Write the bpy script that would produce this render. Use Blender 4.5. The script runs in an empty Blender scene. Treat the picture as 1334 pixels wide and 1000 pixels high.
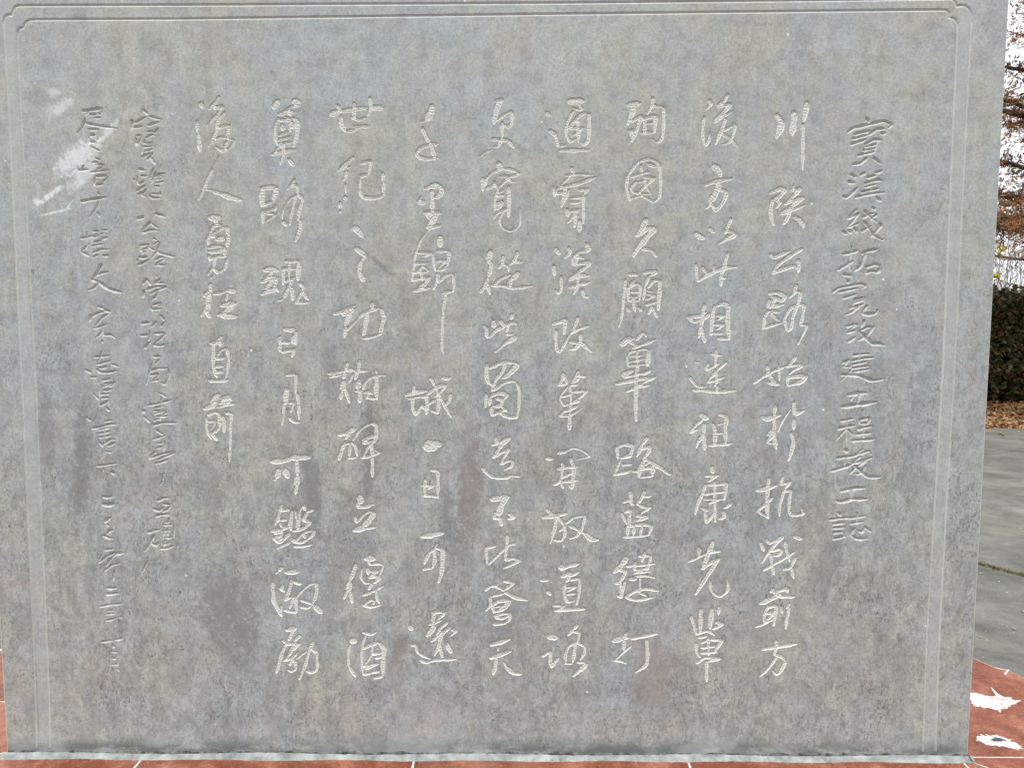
import bpy, bmesh, math, random
import numpy as np
from mathutils import Vector

scene = bpy.context.scene
R = math.radians
# ------------------------------------------------------------------ camera
EYE = 1.505                      # eye height above the concrete
DIST = 2.1                       # camera to the front of the stele
YAW, PIT, ROL, FOC = R(0.4057), R(-4.737), R(-0.0199), 1000.0   # focal length for a 1334 px wide frame
cam_data = bpy.data.cameras.new('camera')
cam = bpy.data.objects.new('camera', cam_data)
scene.collection.objects.link(cam)
cam_data.sensor_width = 36.0
cam_data.lens = 36.0*FOC/1334.0
cam_data.clip_start = 0.05
cam_data.clip_end = 3000.0


def ray(px, py):
    """direction in the world through a point of the photograph"""
    x = (px-667)/FOC; z = -(py-500)/FOC; y = 1.0
    c, s = math.cos(ROL), math.sin(ROL); x, z = x*c-z*s, x*s+z*c
    c, s = math.cos(PIT), math.sin(PIT); y, z = y*c-z*s, y*s+z*c
    c, s = math.cos(YAW), math.sin(YAW); x, y = x*c-y*s, x*s+y*c
    return x, y, z


rx, ry = Vector(ray(1667, 500))-Vector(ray(667, 500)), Vector(ray(667, 500))
rx.normalize(); ry.normalize(); rz = rx.cross(ry)
from mathutils import Matrix
cam.matrix_world = Matrix(((rx.x, rz.x, -ry.x, 0), (rx.y, rz.y, -ry.y, 0), (rx.z, rz.z, -ry.z, EYE), (0, 0, 0, 1)))
scene.camera = cam

# ------------------------------------------------------------------ sky, sun, exposure (bright overcast day)
SUN_EL, SUN_AZ = 66.0, 190.0     # azimuth clockwise from +Y (north): behind the camera, a little to the left
world = bpy.data.worlds.new('World'); scene.world = world; world.use_nodes = True
wn, wl = world.node_tree.nodes, world.node_tree.links
wn.clear()
sky = wn.new('ShaderNodeTexSky'); sky.sky_type = 'NISHITA'; sky.sun_disc = False
sky.sun_elevation = R(SUN_EL); sky.sun_rotation = R(SUN_AZ); sky.air_density = 1.0; sky.dust_density = 6.0; sky.ozone_density = 1.0
hs = wn.new('ShaderNodeHueSaturation'); hs.inputs['Saturation'].default_value = 0.22
mixc = wn.new('ShaderNodeMix'); mixc.data_type = 'RGBA'; mixc.inputs[0].default_value = 0.65
mixc.inputs[7].default_value = (10.5, 10.9, 11.3, 1)          # the cloud layer
bg = wn.new('ShaderNodeBackground'); bg.inputs['Strength'].default_value = 0.10
wo = wn.new('ShaderNodeOutputWorld')
wl.new(sky.outputs[0], hs.inputs['Color']); wl.new(hs.outputs[0], mixc.inputs[6]); wl.new(mixc.outputs[2], bg.inputs[0]); wl.new(bg.outputs[0], wo.inputs[0])

sd = bpy.data.lights.new('sun', 'SUN'); sd.energy = 2.3; sd.angle = R(12); sd.color = (1, 0.985, 0.955)
sun = bpy.data.objects.new('sun', sd); scene.collection.objects.link(sun)
az, el = R(SUN_AZ), R(SUN_EL)
sdir = Vector((math.sin(az)*math.cos(el), math.cos(az)*math.cos(el), math.sin(el)))
sun.rotation_euler = sdir.to_track_quat('Z', 'Y').to_euler(); sun.location = (0, 0, 12)

scene.view_settings.view_transform = 'Standard'; scene.view_settings.look = 'None'
scene.view_settings.gamma = 1.0; scene.view_settings.use_curve_mapping = False
scene.view_settings.exposure = 0.69
scene.render.engine = 'CYCLES'

# ------------------------------------------------------------------ helpers
def at(px, py, z=0.0):
    """point where the line of sight through a pixel meets the level z"""
    x, y, dz = ray(px, py)
    t = (z-EYE)/dz
    return (x*t, y*t, z)


def at_depth(px, py, y0):
    x, y, dz = ray(px, py)
    t = y0/y
    return (x*t, y0, EYE+dz*t)


def tag(o, label=None, cat=None, group=None, kind=None):
    if label: o['label'] = label
    if cat: o['category'] = cat
    if group: o['group'] = group
    if kind: o['kind'] = kind
    return o


def empty(name, loc, label, cat, group=None):
    o = bpy.data.objects.new(name, None); o.empty_display_size = 0.2
    scene.collection.objects.link(o); o.location = loc
    return tag(o, label, cat, group)


def obj(name, me, mat, parent=None):
    o = bpy.data.objects.new(name, me); scene.collection.objects.link(o)
    if mat is not None and not me.materials: me.materials.append(mat)
    if parent: o.parent = parent
    return o


def quads(name, V, F):
    """mesh of quads from numpy arrays"""
    me = bpy.data.meshes.new(name)
    V = np.asarray(V, dtype=np.float32); F = np.asarray(F, dtype=np.int32)
    n = len(F)
    me.vertices.add(len(V)); me.vertices.foreach_set('co', V.ravel())
    me.loops.add(n*4); me.loops.foreach_set('vertex_index', F.ravel())
    me.polygons.add(n); me.polygons.foreach_set('loop_start', np.arange(0, n*4, 4, dtype=np.int32))
    me.polygons.foreach_set('loop_total', np.full(n, 4, dtype=np.int32))
    me.update(calc_edges=True)
    return me


def poly_mesh(name, V, F):
    me = bpy.data.meshes.new(name); me.from_pydata([tuple(v) for v in V], [], F); me.update(); return me


class N:
    """small node-graph helper"""
    def __init__(s, name):
        s.m = bpy.data.materials.new(name); s.m.use_nodes = True
        s.t = s.m.node_tree; s.n = s.t.nodes; s.l = s.t.links; s.n.clear()
        s.out = s.n.new('ShaderNodeOutputMaterial'); s.b = s.n.new('ShaderNodeBsdfPrincipled')
        s.l.new(s.b.outputs[0], s.out.inputs[0])
        s.tc = s.n.new('ShaderNodeTexCoord')
    def put(s, sock, v):
        if isinstance(v, bpy.types.NodeSocket): s.l.new(v, sock)
        elif isinstance(v, (tuple, list)) and len(v) == 3 and sock.type == 'RGBA': sock.default_value = (*v, 1)
        else: sock.default_value = v
    def mapped(s, scale=(1, 1, 1), rot=(0, 0, 0), loc=(0, 0, 0), src='Object'):
        k = s.n.new('ShaderNodeMapping'); s.l.new(s.tc.outputs[src], k.inputs[0])
        k.inputs['Scale'].default_value = scale; k.inputs['Rotation'].default_value = rot; k.inputs['Location'].default_value = loc
        return k.outputs[0]
    def noise(s, scale, detail=4, rough=0.55, vec=None, dist=0.0, color=False):
        k = s.n.new('ShaderNodeTexNoise'); k.inputs['Scale'].default_value = scale; k.inputs['Detail'].default_value = detail
        k.inputs['Roughness'].default_value = rough; k.inputs['Distortion'].default_value = dist
        s.l.new(vec if vec else s.tc.outputs['Object'], k.inputs['Vector'])
        return k.outputs[1 if color else 0]
    def voro(s, scale, vec=None, feature='F1', rand=1.0, out=0):
        k = s.n.new('ShaderNodeTexVoronoi'); k.feature = feature; k.inputs['Scale'].default_value = scale; k.inputs['Randomness'].default_value = rand
        s.l.new(vec if vec else s.tc.outputs['Object'], k.inputs['Vector'])
        return k.outputs[out]
    def ramp(s, v, stops, interp='LINEAR'):
        k = s.n.new('ShaderNodeValToRGB'); k.color_ramp.interpolation = interp; e = k.color_ramp.elements
        for i, (p, c) in enumerate(stops):
            q = e[i] if i < 2 else e.new(p)
            q.position = p; q.color = (c, c, c, 1) if not isinstance(c, tuple) else (*c, 1)
        s.l.new(v, k.inputs[0]); return k.outputs[0]
    def mix(s, f, a, b, mode='MIX'):
        k = s.n.new('ShaderNodeMix'); k.data_type = 'RGBA'; k.blend_type = mode
        s.put(k.inputs[0], f); s.put(k.inputs[6], a); s.put(k.inputs[7], b); return k.outputs[2]
    def math(s, op, a, b=0.0, clamp=False):
        k = s.n.new('ShaderNodeMath'); k.operation = op; k.use_clamp = clamp
        s.put(k.inputs[0], a); s.put(k.inputs[1], b); return k.outputs[0]
    def sep(s, v=None):
        k = s.n.new('ShaderNodeSeparateXYZ'); s.l.new(v if v else s.tc.outputs['Object'], k.inputs[0]); return k.outputs
    def rng(s, v, a, b, c=0.0, d=1.0, smooth=True):
        k = s.n.new('ShaderNodeMapRange'); k.interpolation_type = 'SMOOTHSTEP' if smooth else 'LINEAR'
        s.put(k.inputs[0], v); k.inputs[1].default_value = a; k.inputs[2].default_value = b; k.inputs[3].default_value = c; k.inputs[4].default_value = d
        return k.outputs[0]
    def bump(s, h, strength=0.3, dist=0.001, prev=None):
        k = s.n.new('ShaderNodeBump'); k.inputs['Strength'].default_value = strength; k.inputs['Distance'].default_value = dist
        s.l.new(h, k.inputs['Height'])
        if prev: s.l.new(prev, k.inputs['Normal'])
        return k.outputs[0]
    def done(s, color, rough=0.7, normal=None, spec=0.4):
        s.put(s.b.inputs['Base Color'], color); s.put(s.b.inputs['Roughness'], rough)
        s.b.inputs['Specular IOR Level'].default_value = spec
        if normal: s.l.new(normal, s.b.inputs['Normal'])
        return s.m


# ------------------------------------------------------------------ the stele: levels
BASE_Z = 0.260                   # top of the granite plinth
X_L, Z_T = -1.4668, 1.16         # left edge; top of the slab above the eye
FX0, FX1, FZ0, FZ1 = -1.445, 1.2450, -1.2240, 0.93    # carved field, relative to the eye
CELL = 0.00105


def plane(px, py):
    x, y, z = ray(px, py)
    return x/y*DIST, z/y*DIST


def stone_material():
    s = N('grey_limestone')
    x, y, z = s.sep()
    big = s.noise(1.9, 5, 0.6, s.mapped((1, 1, 0.75)), 0.4)
    base = s.ramp(big, [(0.36, (0.300, 0.332, 0.345)), (0.46, (0.318, 0.346, 0.340)), (0.53, (0.335, 0.345, 0.312)), (0.64, (0.325, 0.325, 0.295))])
    big2 = s.noise(2.6, 4, 0.6, s.mapped((1.6, 1, 0.8), loc=(7.3, 0, 2.2)), 0.6)
    base = s.mix(s.math('MULTIPLY', s.ramp(big2, [(0.50, 0.0), (0.66, 1.0)]), 0.45), base, (0.290, 0.318, 0.350))
    pink = s.noise(5.5, 6, 0.65, s.mapped((1, 1, 1), loc=(3.1, 0, 9.4)), 0.8)
    base = s.mix(s.math('MULTIPLY', s.ramp(pink, [(0.50, 0.0), (0.62, 1.0)]), s.rng(z, 2.0, 0.6, 0.30, 0.62)), base, (0.330, 0.285, 0.270))
    grn = s.noise(7.0, 6, 0.65, s.mapped((1, 1, 0.8), loc=(13.1, 0, 1.4)), 0.6)
    base = s.mix(s.math('MULTIPLY', s.ramp(grn, [(0.52, 0.0), (0.70, 1.0)]), 0.50), base, (0.330, 0.352, 0.300))
    # patchwork of olive-grey and blue-grey at hand size
    pat = s.noise(8.5, 7, 0.62, s.mapped((1, 1, 0.85), loc=(3.3, 0, 6.1)), 0.5)
    base = s.mix(s.math('MULTIPLY', s.ramp(pat, [(0.47, 0.0), (0.56, 1.0)]), 0.42), base, (0.322, 0.322, 0.288))
    pat2 = s.noise(9.5, 7, 0.62, s.mapped((1, 1, 0.8), loc=(11.3, 0, 2.7)), 0.5)
    base = s.mix(s.math('MULTIPLY', s.ramp(pat2, [(0.48, 0.0), (0.57, 1.0)]), 0.50), base, (0.295, 0.322, 0.348))
    # mottling at finger size
    mid = s.noise(22, 8, 0.68, None, 0.3)
    base = s.mix(1.0, base, s.ramp(mid, [(0.34, 0.80), (0.50, 1.0), (0.66, 1.13)]), 'MULTIPLY')
    fine = s.noise(120, 7, 0.8)
    base = s.mix(1.0, base, s.ramp(fine, [(0.37, 0.78), (0.50, 1.0), (0.63, 1.15)]), 'MULTIPLY')
    # darker wear: more of it low down and in the left half
    low = s.rng(z, 1.9, 0.55, 0.16, 1.0)
    wearn = s.noise(9, 9, 0.72, s.mapped((1.5, 1, 0.9), loc=(1.7, 0, 5.1)), 1.0)
    wear = s.math('MULTIPLY', s.ramp(wearn, [(0.46, 0.0), (0.58, 1.0)]), low)
    base = s.mix(s.math('MULTIPLY', wear, 0.45), base, (0.200, 0.212, 0.212))
    # small scattered dark scratches and pits
    sp = s.noise(62, 6, 0.8, s.mapped((1.0, 1, 0.55), rot=(0, 0.5, 0)), 1.6)
    spm = s.math('MULTIPLY', s.ramp(sp, [(0.515, 0.0), (0.575, 1.0)]), s.math('MULTIPLY', s.ramp(s.noise(3.4, 5, 0.6), [(0.36, 0.30), (0.58, 1.0)]), low))
    base = s.mix(s.math('MULTIPLY', spm, 0.62), base, (0.120, 0.130, 0.132))
    dn = s.noise(26, 9, 0.78, s.mapped((1.1, 1, 0.8), loc=(8.1, 0, 3.3)), 2.2)
    dm = s.math('MULTIPLY', s.ramp(dn, [(0.505, 0.0), (0.57, 1.0)]), s.ramp(s.noise(2.6, 5, 0.6, s.mapped((1, 1, 1), loc=(1, 0, 8))), [(0.40, 0.15), (0.62, 1.0)]))
    base = s.mix(s.math('MULTIPLY', s.math('MULTIPLY', dm, low), 0.50), base, (0.165, 0.165, 0.165))
    grain = s.noise(330, 4, 0.8)
    base = s.mix(1.0, base, s.ramp(grain, [(0.37, 0.80), (0.5, 1.0), (0.63, 1.15)]), 'MULTIPLY')
    s3 = s.noise(135, 5, 0.8, s.mapped((1.0, 1, 0.7), rot=(0, -0.6, 0), loc=(2, 0, 7)), 0.9)
    s3m = s.math('MULTIPLY', s.ramp(s3, [(0.545, 0.0), (0.585, 1.0)]), s.math('MULTIPLY', s.ramp(s.noise(7.5, 6, 0.7, s.mapped((1, 1, 1), loc=(6, 0, 4))), [(0.46, 0.05), (0.60, 1.0)]), s.rng(z, 2.2, 0.7, 0.30, 1.0)))
    base = s.mix(s.math('MULTIPLY', s3m, 0.9), base, (0.085, 0.092, 0.095))
    # rain streaks
    st = s.noise(14, 6, 0.65, s.mapped((2.2, 1, 0.10)))
    base = s.mix(1.0, base, s.ramp(st, [(0.33, 0.94), (0.5, 1.0), (0.72, 1.03)]), 'MULTIPLY')
    # pale chips
    v = s.voro(9, s.mapped((1, 1, 1), loc=(0, 0.03, 0)))
    base = s.mix(s.ramp(v, [(0.020, 1.0), (0.034, 0.0)]), base, (0.62, 0.62, 0.58))
    # pale scrapes at the upper left (lime smears)
    def smear(cx, cz, ang, a, b, amount, base, col=(0.58, 0.615, 0.635)):
        k = s.mapped((1, 1, 1))
        dx = s.math('SUBTRACT', x, cx); dz = s.math('SUBTRACT', z, cz)
        ca, sa = math.cos(R(ang)), math.sin(R(ang))
        u = s.math('ADD', s.math('MULTIPLY', dx, ca/a), s.math('MULTIPLY', dz, sa/a))
        w = s.math('ADD', s.math('MULTIPLY', dx, -sa/b), s.math('MULTIPLY', dz, ca/b))
        d = s.math('ADD', s.math('MULTIPLY', u, u), s.math('MULTIPLY', w, w))
        d = s.math('ADD', d, s.math('MULTIPLY', s.math('SUBTRACT', s.noise(48, 8, 0.75, None, 0.9), 0.5), 7.0))
        return s.mix(s.math('MULTIPLY', s.rng(d, 1.5, 0.0), amount), base, col)
    for (px, py, ang, a, b, am) in ((78, 140, 38, .045, .016, .5), (70, 122, -25, .02, .012, .4), (100, 205, 36, .075, .030, .75), (112, 224, 50, .05, .02, .55),
                                    (66, 254, 34, .052, .008, .9), (48, 262, 30, .012, .010, .8), (74, 276, 12, .040, .0035, .8), (90, 268, 55, .018, .003, .7),
                                    (142, 170, 48, .042, .009, .65), (96, 238, 70, .035, .02, .35)):
        cx, cz = plane(px, py)
        base = smear(cx, cz+EYE-BASE_Z, ang, a, b, am*1.0, base)
    for (px, py, ang, a, b, am, col) in ((406, 640, 92, .13, .022, .6, 0), (482, 585, 88, .13, .020, .55, 0), (612, 640, 86, .14, .028, .55, 1), (300, 800, 100, .13, .07, .55, 0),
                                         (105, 610, 85, .16, .022, .55, 0), (60, 560, 90, .12, .02, .4, 0), (520, 850, 80, .05, .02, .5, 1), (585, 680, 96, .10, .02, .5, 0), (430, 480, 92, .07, .02, .4, 0),
                                         (470, 660, 60, .06, .05, .35, 1), (730, 600, 70, .03, .022, .45, 0), (1075, 740, 75, .10, .03, .35, 0), (270, 640, 95, .08, .04, .3, 0), (660, 800, 90, .09, .07, .3, 0), (850, 880, 90, .1, .06, .3, 1), (495, 345, -40, .05, .006, .5, 0)):
        cx, cz = plane(px, py)
        base = smear(cx, cz+EYE-BASE_Z, ang, a*1.15, b*1.25, min(1, am*1.3), base, ((0.155, 0.158, 0.162), (0.190, 0.155, 0.145))[col])
    def band(v, lo, hi): return s.math('MULTIPLY', s.math('GREATER_THAN', v, lo), s.math('LESS_THAN', v, hi))
    bm = s.math('MAXIMUM', band(x, -1.368, -1.334), band(x, 1.157, 1.190))
    base = s.mix(s.math('MULTIPLY', bm, 0.38), base, (0.350, 0.375, 0.370))
    # dark damp marks along the foot
    foot = s.math('MULTIPLY', s.rng(z, 0.070, 0.020), s.ramp(s.noise(7, 7, 0.65, s.mapped((1, 1, 3.2))), [(0.38, 0.0), (0.53, 1.0)]))
    base = s.mix(s.math('MULTIPLY', foot, 0.85), base, (0.085, 0.105, 0.10))
    foot2 = s.math('MULTIPLY', s.rng(z, 0.11, 0.02), s.ramp(s.noise(5, 6, 0.6, s.mapped((1, 1, 2.0), loc=(4, 0, 0))), [(0.45, 0.0), (0.6, 1.0)]))
    base = s.mix(s.math('MULTIPLY', foot2, 0.35), base, (0.42, 0.46, 0.46))
    base = s.mix(1.0, base, (0.935, 0.935, 0.935), 'MULTIPLY')
    # freshly cut stone inside the carving is paler
    cutn = s.noise(420, 4, 0.7)
    cut = s.rng(y, 0.0002, 0.0011)
    cutcol = s.mix(1.0, (0.62, 0.62, 0.575), s.ramp(cutn, [(0.35, 0.70), (0.65, 1.16)]), 'MULTIPLY')
    att = s.n.new('ShaderNodeAttribute'); att.attribute_type = 'OBJECT'; att.attribute_name = 'fresh_cut'
    geo = s.n.new('ShaderNodeNewGeometry'); gn = s.n.new('ShaderNodeSeparateXYZ'); s.l.new(geo.outputs['True Normal'], gn.inputs[0])
    wall = s.rng(s.math('ABSOLUTE', gn.outputs[1]), 0.97, 0.60, 0.56, 0.94)          # the chisel bruised the walls of each cut most
    base = s.mix(s.math('MULTIPLY', s.math('MULTIPLY', cut, wall), att.outputs['Fac']), base, cutcol)
    h = s.math('ADD', s.math('MULTIPLY', mid, 1.0), s.math('MULTIPLY', fine, 0.35))
    nrm = s.bump(h, 0.35, 0.0022)
    nrm = s.bump(s.noise(520, 3, 0.6), 0.30, 0.0006, nrm)
    return s.done(base, s.rng(mid, 0.3, 0.7, 0.62, 0.80), nrm, 0.28)


def pale_mortar():
    s = N('pale_mortar')
    c = s.ramp(s.noise(19, 8, 0.75), [(0.36, (0.13, 0.14, 0.135)), (0.5, (0.22, 0.232, 0.228)), (0.64, (0.32, 0.33, 0.32))])
    return s.done(c, 0.85, s.bump(s.noise(120, 6, 0.7), 0.6, 0.003), 0.2)


def granite():
    s = N('red_granite')
    a = s.noise(9, 6, 0.62, None, 0.5)
    c = s.ramp(a, [(0.36, (0.120, 0.033, 0.015)), (0.50, (0.180, 0.056, 0.029)), (0.64, (0.270, 0.110, 0.064))])
    v = s.voro(210, None, 'F1', 1.0, 1)
    k = s.n.new('ShaderNodeSeparateColor'); s.l.new(v, k.inputs[0])
    c = s.mix(s.ramp(k.outputs[0], [(0.74, 0.0), (0.80, 0.55)]), c, (0.13, 0.030, 0.022))
    c = s.mix(s.ramp(k.outputs[1], [(0.86, 0.0), (0.90, 0.3)]), c, (0.40, 0.19, 0.13))
    d = s.noise(5, 8, 0.7, s.mapped((1, 1, 1), loc=(2, 5, 1)))
    c = s.mix(s.math('MULTIPLY', s.ramp(d, [(0.52, 0.0), (0.72, 1.0)]), 0.35), c, (0.36, 0.22, 0.16))
    return s.done(c, s.rng(d, 0.4, 0.7, 0.42, 0.7), s.bump(s.noise(60, 4), 0.10, 0.001), 0.4)


def white_paint():
    s = N('splashed_lime_white')
    c = s.ramp(s.noise(60, 5, 0.6, s.mapped((1, 1, 1))), [(0.40, (0.40, 0.26, 0.24)), (0.47, (0.60, 0.58, 0.57)), (0.7, (0.68, 0.68, 0.67))])
    return s.done(c, 0.6, s.bump(s.noise(90, 5), 0.4, 0.002), 0.3)


def concrete():
    s = N('grey_concrete')
    a = s.noise(0.8, 6, 0.6)
    c = s.ramp(a, [(0.32, (0.108, 0.108, 0.098)), (0.5, (0.133, 0.128, 0.115)), (0.68, (0.160, 0.149, 0.132))])
    b = s.noise(3.2, 10, 0.75, s.mapped((1, 1, 1)), 0.5)
    c = s.mix(1.0, c, s.ramp(b, [(0.36, 0.66), (0.52, 1.0), (0.66, 1.30)]), 'MULTIPLY')
    f = s.noise(130, 5, 0.7)
    c = s.mix(1.0, c, s.ramp(f, [(0.32, 0.75), (0.52, 1.0), (0.7, 1.3)]), 'MULTIPLY')
    v = s.voro(17)
    c = s.mix(s.ramp(v, [(0.05, 0.8), (0.10, 0.0)]), c, (0.30, 0.29, 0.25))
    c = s.mix(s.math('MULTIPLY', s.ramp(s.noise(2.2, 6, 0.65, s.mapped((1, 1, 1), loc=(5, 2, 0))), [(0.52, 0.0), (0.68, 1.0)]), 0.4), c, (0.105, 0.105, 0.065))
    return s.done(c, 0.72, s.bump(s.math('ADD', b, s.math('MULTIPLY', f, 0.4)), 0.5, 0.006), 0.14)


def soil():
    s = N('brown_soil')
    c = s.ramp(s.noise(6, 8, 0.7), [(0.3, (0.085, 0.050, 0.026)), (0.52, (0.16, 0.092, 0.045)), (0.72, (0.24, 0.15, 0.085))])
    return s.done(c, 0.95, s.bump(s.noise(20, 8, 0.7), 0.8, 0.03), 0.1)


def varied(name, cols, rough=0.6, spec=0.25, scale=3.0, trans=0.0):
    """leaf material: colour chosen per leaf clump from a short list, by a fine noise"""
    s = N(name)
    nz = s.n.new('ShaderNodeTexWhiteNoise'); nz.noise_dimensions = '3D'
    k = s.n.new('ShaderNodeVectorMath'); k.operation = 'SNAP'
    s.l.new(s.tc.outputs['Object'], k.inputs[0]); k.inputs[1].default_value = (1/scale,)*3
    s.l.new(k.outputs[0], nz.inputs[0])
    st = [((i+0.0)/len(cols), c) for i, c in enumerate(cols)]
    c = s.ramp(nz.outputs[0], st, 'CONSTANT')
    c = s.mix(1.0, c, s.ramp(s.noise(40, 3), [(0.3, 0.8), (0.7, 1.25)]), 'MULTIPLY')
    m = s.done(c, rough, None, spec)
    if trans:
        tr = s.n.new('ShaderNodeBsdfTranslucent'); s.l.new(c, tr.inputs[0])
        mx = s.n.new('ShaderNodeMixShader'); mx.inputs[0].default_value = trans
        s.l.new(s.b.outputs[0], mx.inputs[1]); s.l.new(tr.outputs[0], mx.inputs[2]); s.l.new(mx.outputs[0], s.out.inputs[0])
    return m


def bark():
    s = N('dark_bark')
    c = s.ramp(s.noise(14, 7, 0.7, s.mapped((1, 1, 0.2))), [(0.3, (0.028, 0.020, 0.016)), (0.6, (0.075, 0.055, 0.045)), (0.8, (0.13, 0.10, 0.085))])
    return s.done(c, 0.9, s.bump(s.noise(40, 6, 0.7, s.mapped((1, 1, 0.2))), 0.8, 0.01), 0.15)


STONE, MORTAR, GRANITE, WHITE = stone_material(), pale_mortar(), granite(), white_paint()
grt = N('white_grout'); GROUT = grt.done(grt.ramp(grt.noise(60, 6, 0.7), [(0.35, (0.34, 0.32, 0.30)), (0.6, (0.60, 0.59, 0.57))]), 0.9, None, 0.1)
CONCRETE, SOIL, BARK = concrete(), soil(), bark()

# ------------------------------------------------------------------ setting: ground, paving, soil strip
def sheet(name, x0, x1, y0, y1, z, mat, kind='structure'):
    me = poly_mesh(name, [(x0, y0, z), (x1, y0, z), (x1, y1, z), (x0, y1, z)], [(0, 1, 2, 3)])
    return tag(obj(name, me, mat), kind=kind)


sheet('ground', -600, 600, -300, 1500, -0.030, SOIL)

# the concrete yard: big cast slabs with open joints
a0, a1 = Vector(at(1272, 733.5)), Vector(at(1334, 750))
jd = (a1-a0).normalized(); jn = Vector((-jd.y, jd.x, 0))
if jn.y < 0: jn = -jn
yard_edge = at(1300, 558)[1]
pave = sheet('concrete_pavement', -14, 20, -8, yard_edge+0.02, -0.016, SOIL)
rnd = random.Random(4)
GAP = 0.007
SL, SW = 5.2, 4.6
slab_cells = []
for i in range(-5, 6):
    for j in range(-4, 4):
        o0 = a0 + jd*(i*SL-2.1) + jn*(j*SW)
        P = [o0+jd*GAP+jn*GAP, o0+jd*(SL-GAP)+jn*GAP, o0+jd*(SL-GAP)+jn*(SW-GAP), o0+jd*GAP+jn*(SW-GAP)]
        # clip against the yard outline
        def clip(P, f):
            out = []
            for k in range(len(P)):
                p, q = P[k], P[(k+1) % len(P)]; fp, fq = f(p), f(q)
                if fp >= 0: out.append(p)
                if fp*fq < 0: out.append(p+(q-p)*(fp/(fp-fq)))
            return out
        for f in (lambda p: yard_edge-p.y, lambda p: p.x+13.9, lambda p: 19.9-p.x, lambda p: p.y+7.9):
            P = clip(P, f)
            if len(P) < 3: break
        if len(P) < 3: continue
        n = len(P); b = 0.004
        c = sum(P, Vector())/n
        top = [Vector((p.x, p.y, 0))+(c-p).normalized()*b for p in P]
        mid = [Vector((p.x, p.y, -b)) for p in P]
        bot = [Vector((p.x, p.y, -0.015)) for p in P]
        V = top+mid+bot
        F = [tuple(range(n))]+[(k, k+n, (k+1) % n+n, (k+1) % n) for k in range(n)]+[(k+n, k+2*n, (k+1) % n+2*n, (k+1) % n+n) for k in range(n)]
        obj('concrete_slab', poly_mesh('concrete_slab', V, F), CONCRETE, pave)


def blades(name, pts, hmin, hmax, wid, lean, mat, rnd, parent=None):
    V, F = [], []
    for (x, y, z) in pts:
        h = rnd.uniform(hmin, hmax); a = rnd.uniform(0, 6.283); w = wid*rnd.uniform(.6, 1.3)
        dx, dy = math.cos(a)*w, math.sin(a)*w; lx, ly = rnd.gauss(0, lean), rnd.gauss(0, lean)
        i = len(V)
        V += [(x-dx, y-dy, z), (x+dx, y+dy, z), (x+dx*.7+lx*.5, y+dy*.7+ly*.5, z+h*.6), (x-dx*.7+lx*.5, y-dy*.7+ly*.5, z+h*.6), (x+lx*1.3, y+ly*1.3, z+h), (x+lx*1.2, y+ly*1.2, z+h)]
        F += [(i, i+1, i+2, i+3), (i+3, i+2, i+4, i+5)]
    return obj(name, quads(name, V, F), mat, parent)


moss_m = varied('yellow_green_moss', [(0.17, 0.15, 0.045), (0.09, 0.09, 0.03), (0.24, 0.19, 0.08), (0.13, 0.09, 0.05)], scale=120)
pts = []
for k in range(5200):
    t = rnd.uniform(-6, 9) if k > 2600 else rnd.uniform(-0.6, 1.6)
    p = a0+jd*t+jn*rnd.gauss(0, 0.006+0.030*abs(math.sin(t*5.1+1))**3*abs(math.sin(t*2.3)))
    if math.sin(t*7.7)+math.sin(t*3.1+2)+math.sin(t*17.3)*.6 > rnd.uniform(-1.6, .4): pts.append((p.x, p.y, -0.010))
tag(blades('moss', pts, .012, .03, .004, .006, moss_m, rnd), 'yellowish moss growing in the joint of the concrete yard', 'moss', kind='stuff')

# fallen leaves on the soil strip and a few on the concrete
def flat_leaves(name, pts, size, mat, rnd, tilt=0.5):
    V, F = [], []
    for (x, y, z) in pts:
        a = rnd.uniform(0, 6.283); s_ = size*rnd.uniform(.6, 1.4)
        u = Vector((math.cos(a), math.sin(a), rnd.gauss(0, tilt*.5))).normalized()*s_
        w = Vector((-math.sin(a), math.cos(a), rnd.gauss(0, tilt))).normalized()*s_*.42
        c = Vector((x, y, z+s_*.25)); i = len(V)
        V += [c-u, c+w, c+u, c-w]; F.append((i, i+1, i+2, i+3))
    return obj(name, quads(name, V, F), mat)


litter_m = varied('dead_leaves', [(0.30, 0.155, 0.062), (0.22, 0.115, 0.05), (0.42, 0.24, 0.11), (0.15, 0.08, 0.038), (0.36, 0.20, 0.08), (0.50, 0.30, 0.16)], scale=40)
pts = []
for k in range(26000):
    pts.append((rnd.uniform(-5, 16), rnd.uniform(yard_edge-0.02, yard_edge+4.2), -0.028+abs(rnd.gauss(0, .02))))
for k in range(500):
    pts.append((rnd.uniform(-5, 16), yard_edge-abs(rnd.gauss(0, .5)), 0.002))
tag(flat_leaves('leaf_litter', pts, .045, litter_m, rnd), 'brown fallen leaves covering the soil strip before the hedge', 'fallen leaves', kind='stuff')
pts = [(rnd.uniform(0.5, 9), rnd.uniform(2.9, yard_edge), 0.003) for k in range(420)]
tag(flat_leaves('leaf_scraps', pts, .011, varied('dry_scraps', [(0.30, 0.22, 0.15), (0.5, 0.45, 0.36), (0.16, 0.09, 0.05)], scale=50), rnd, .15), 'small dry leaf scraps scattered over the concrete yard', 'leaf scraps', kind='stuff')

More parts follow.
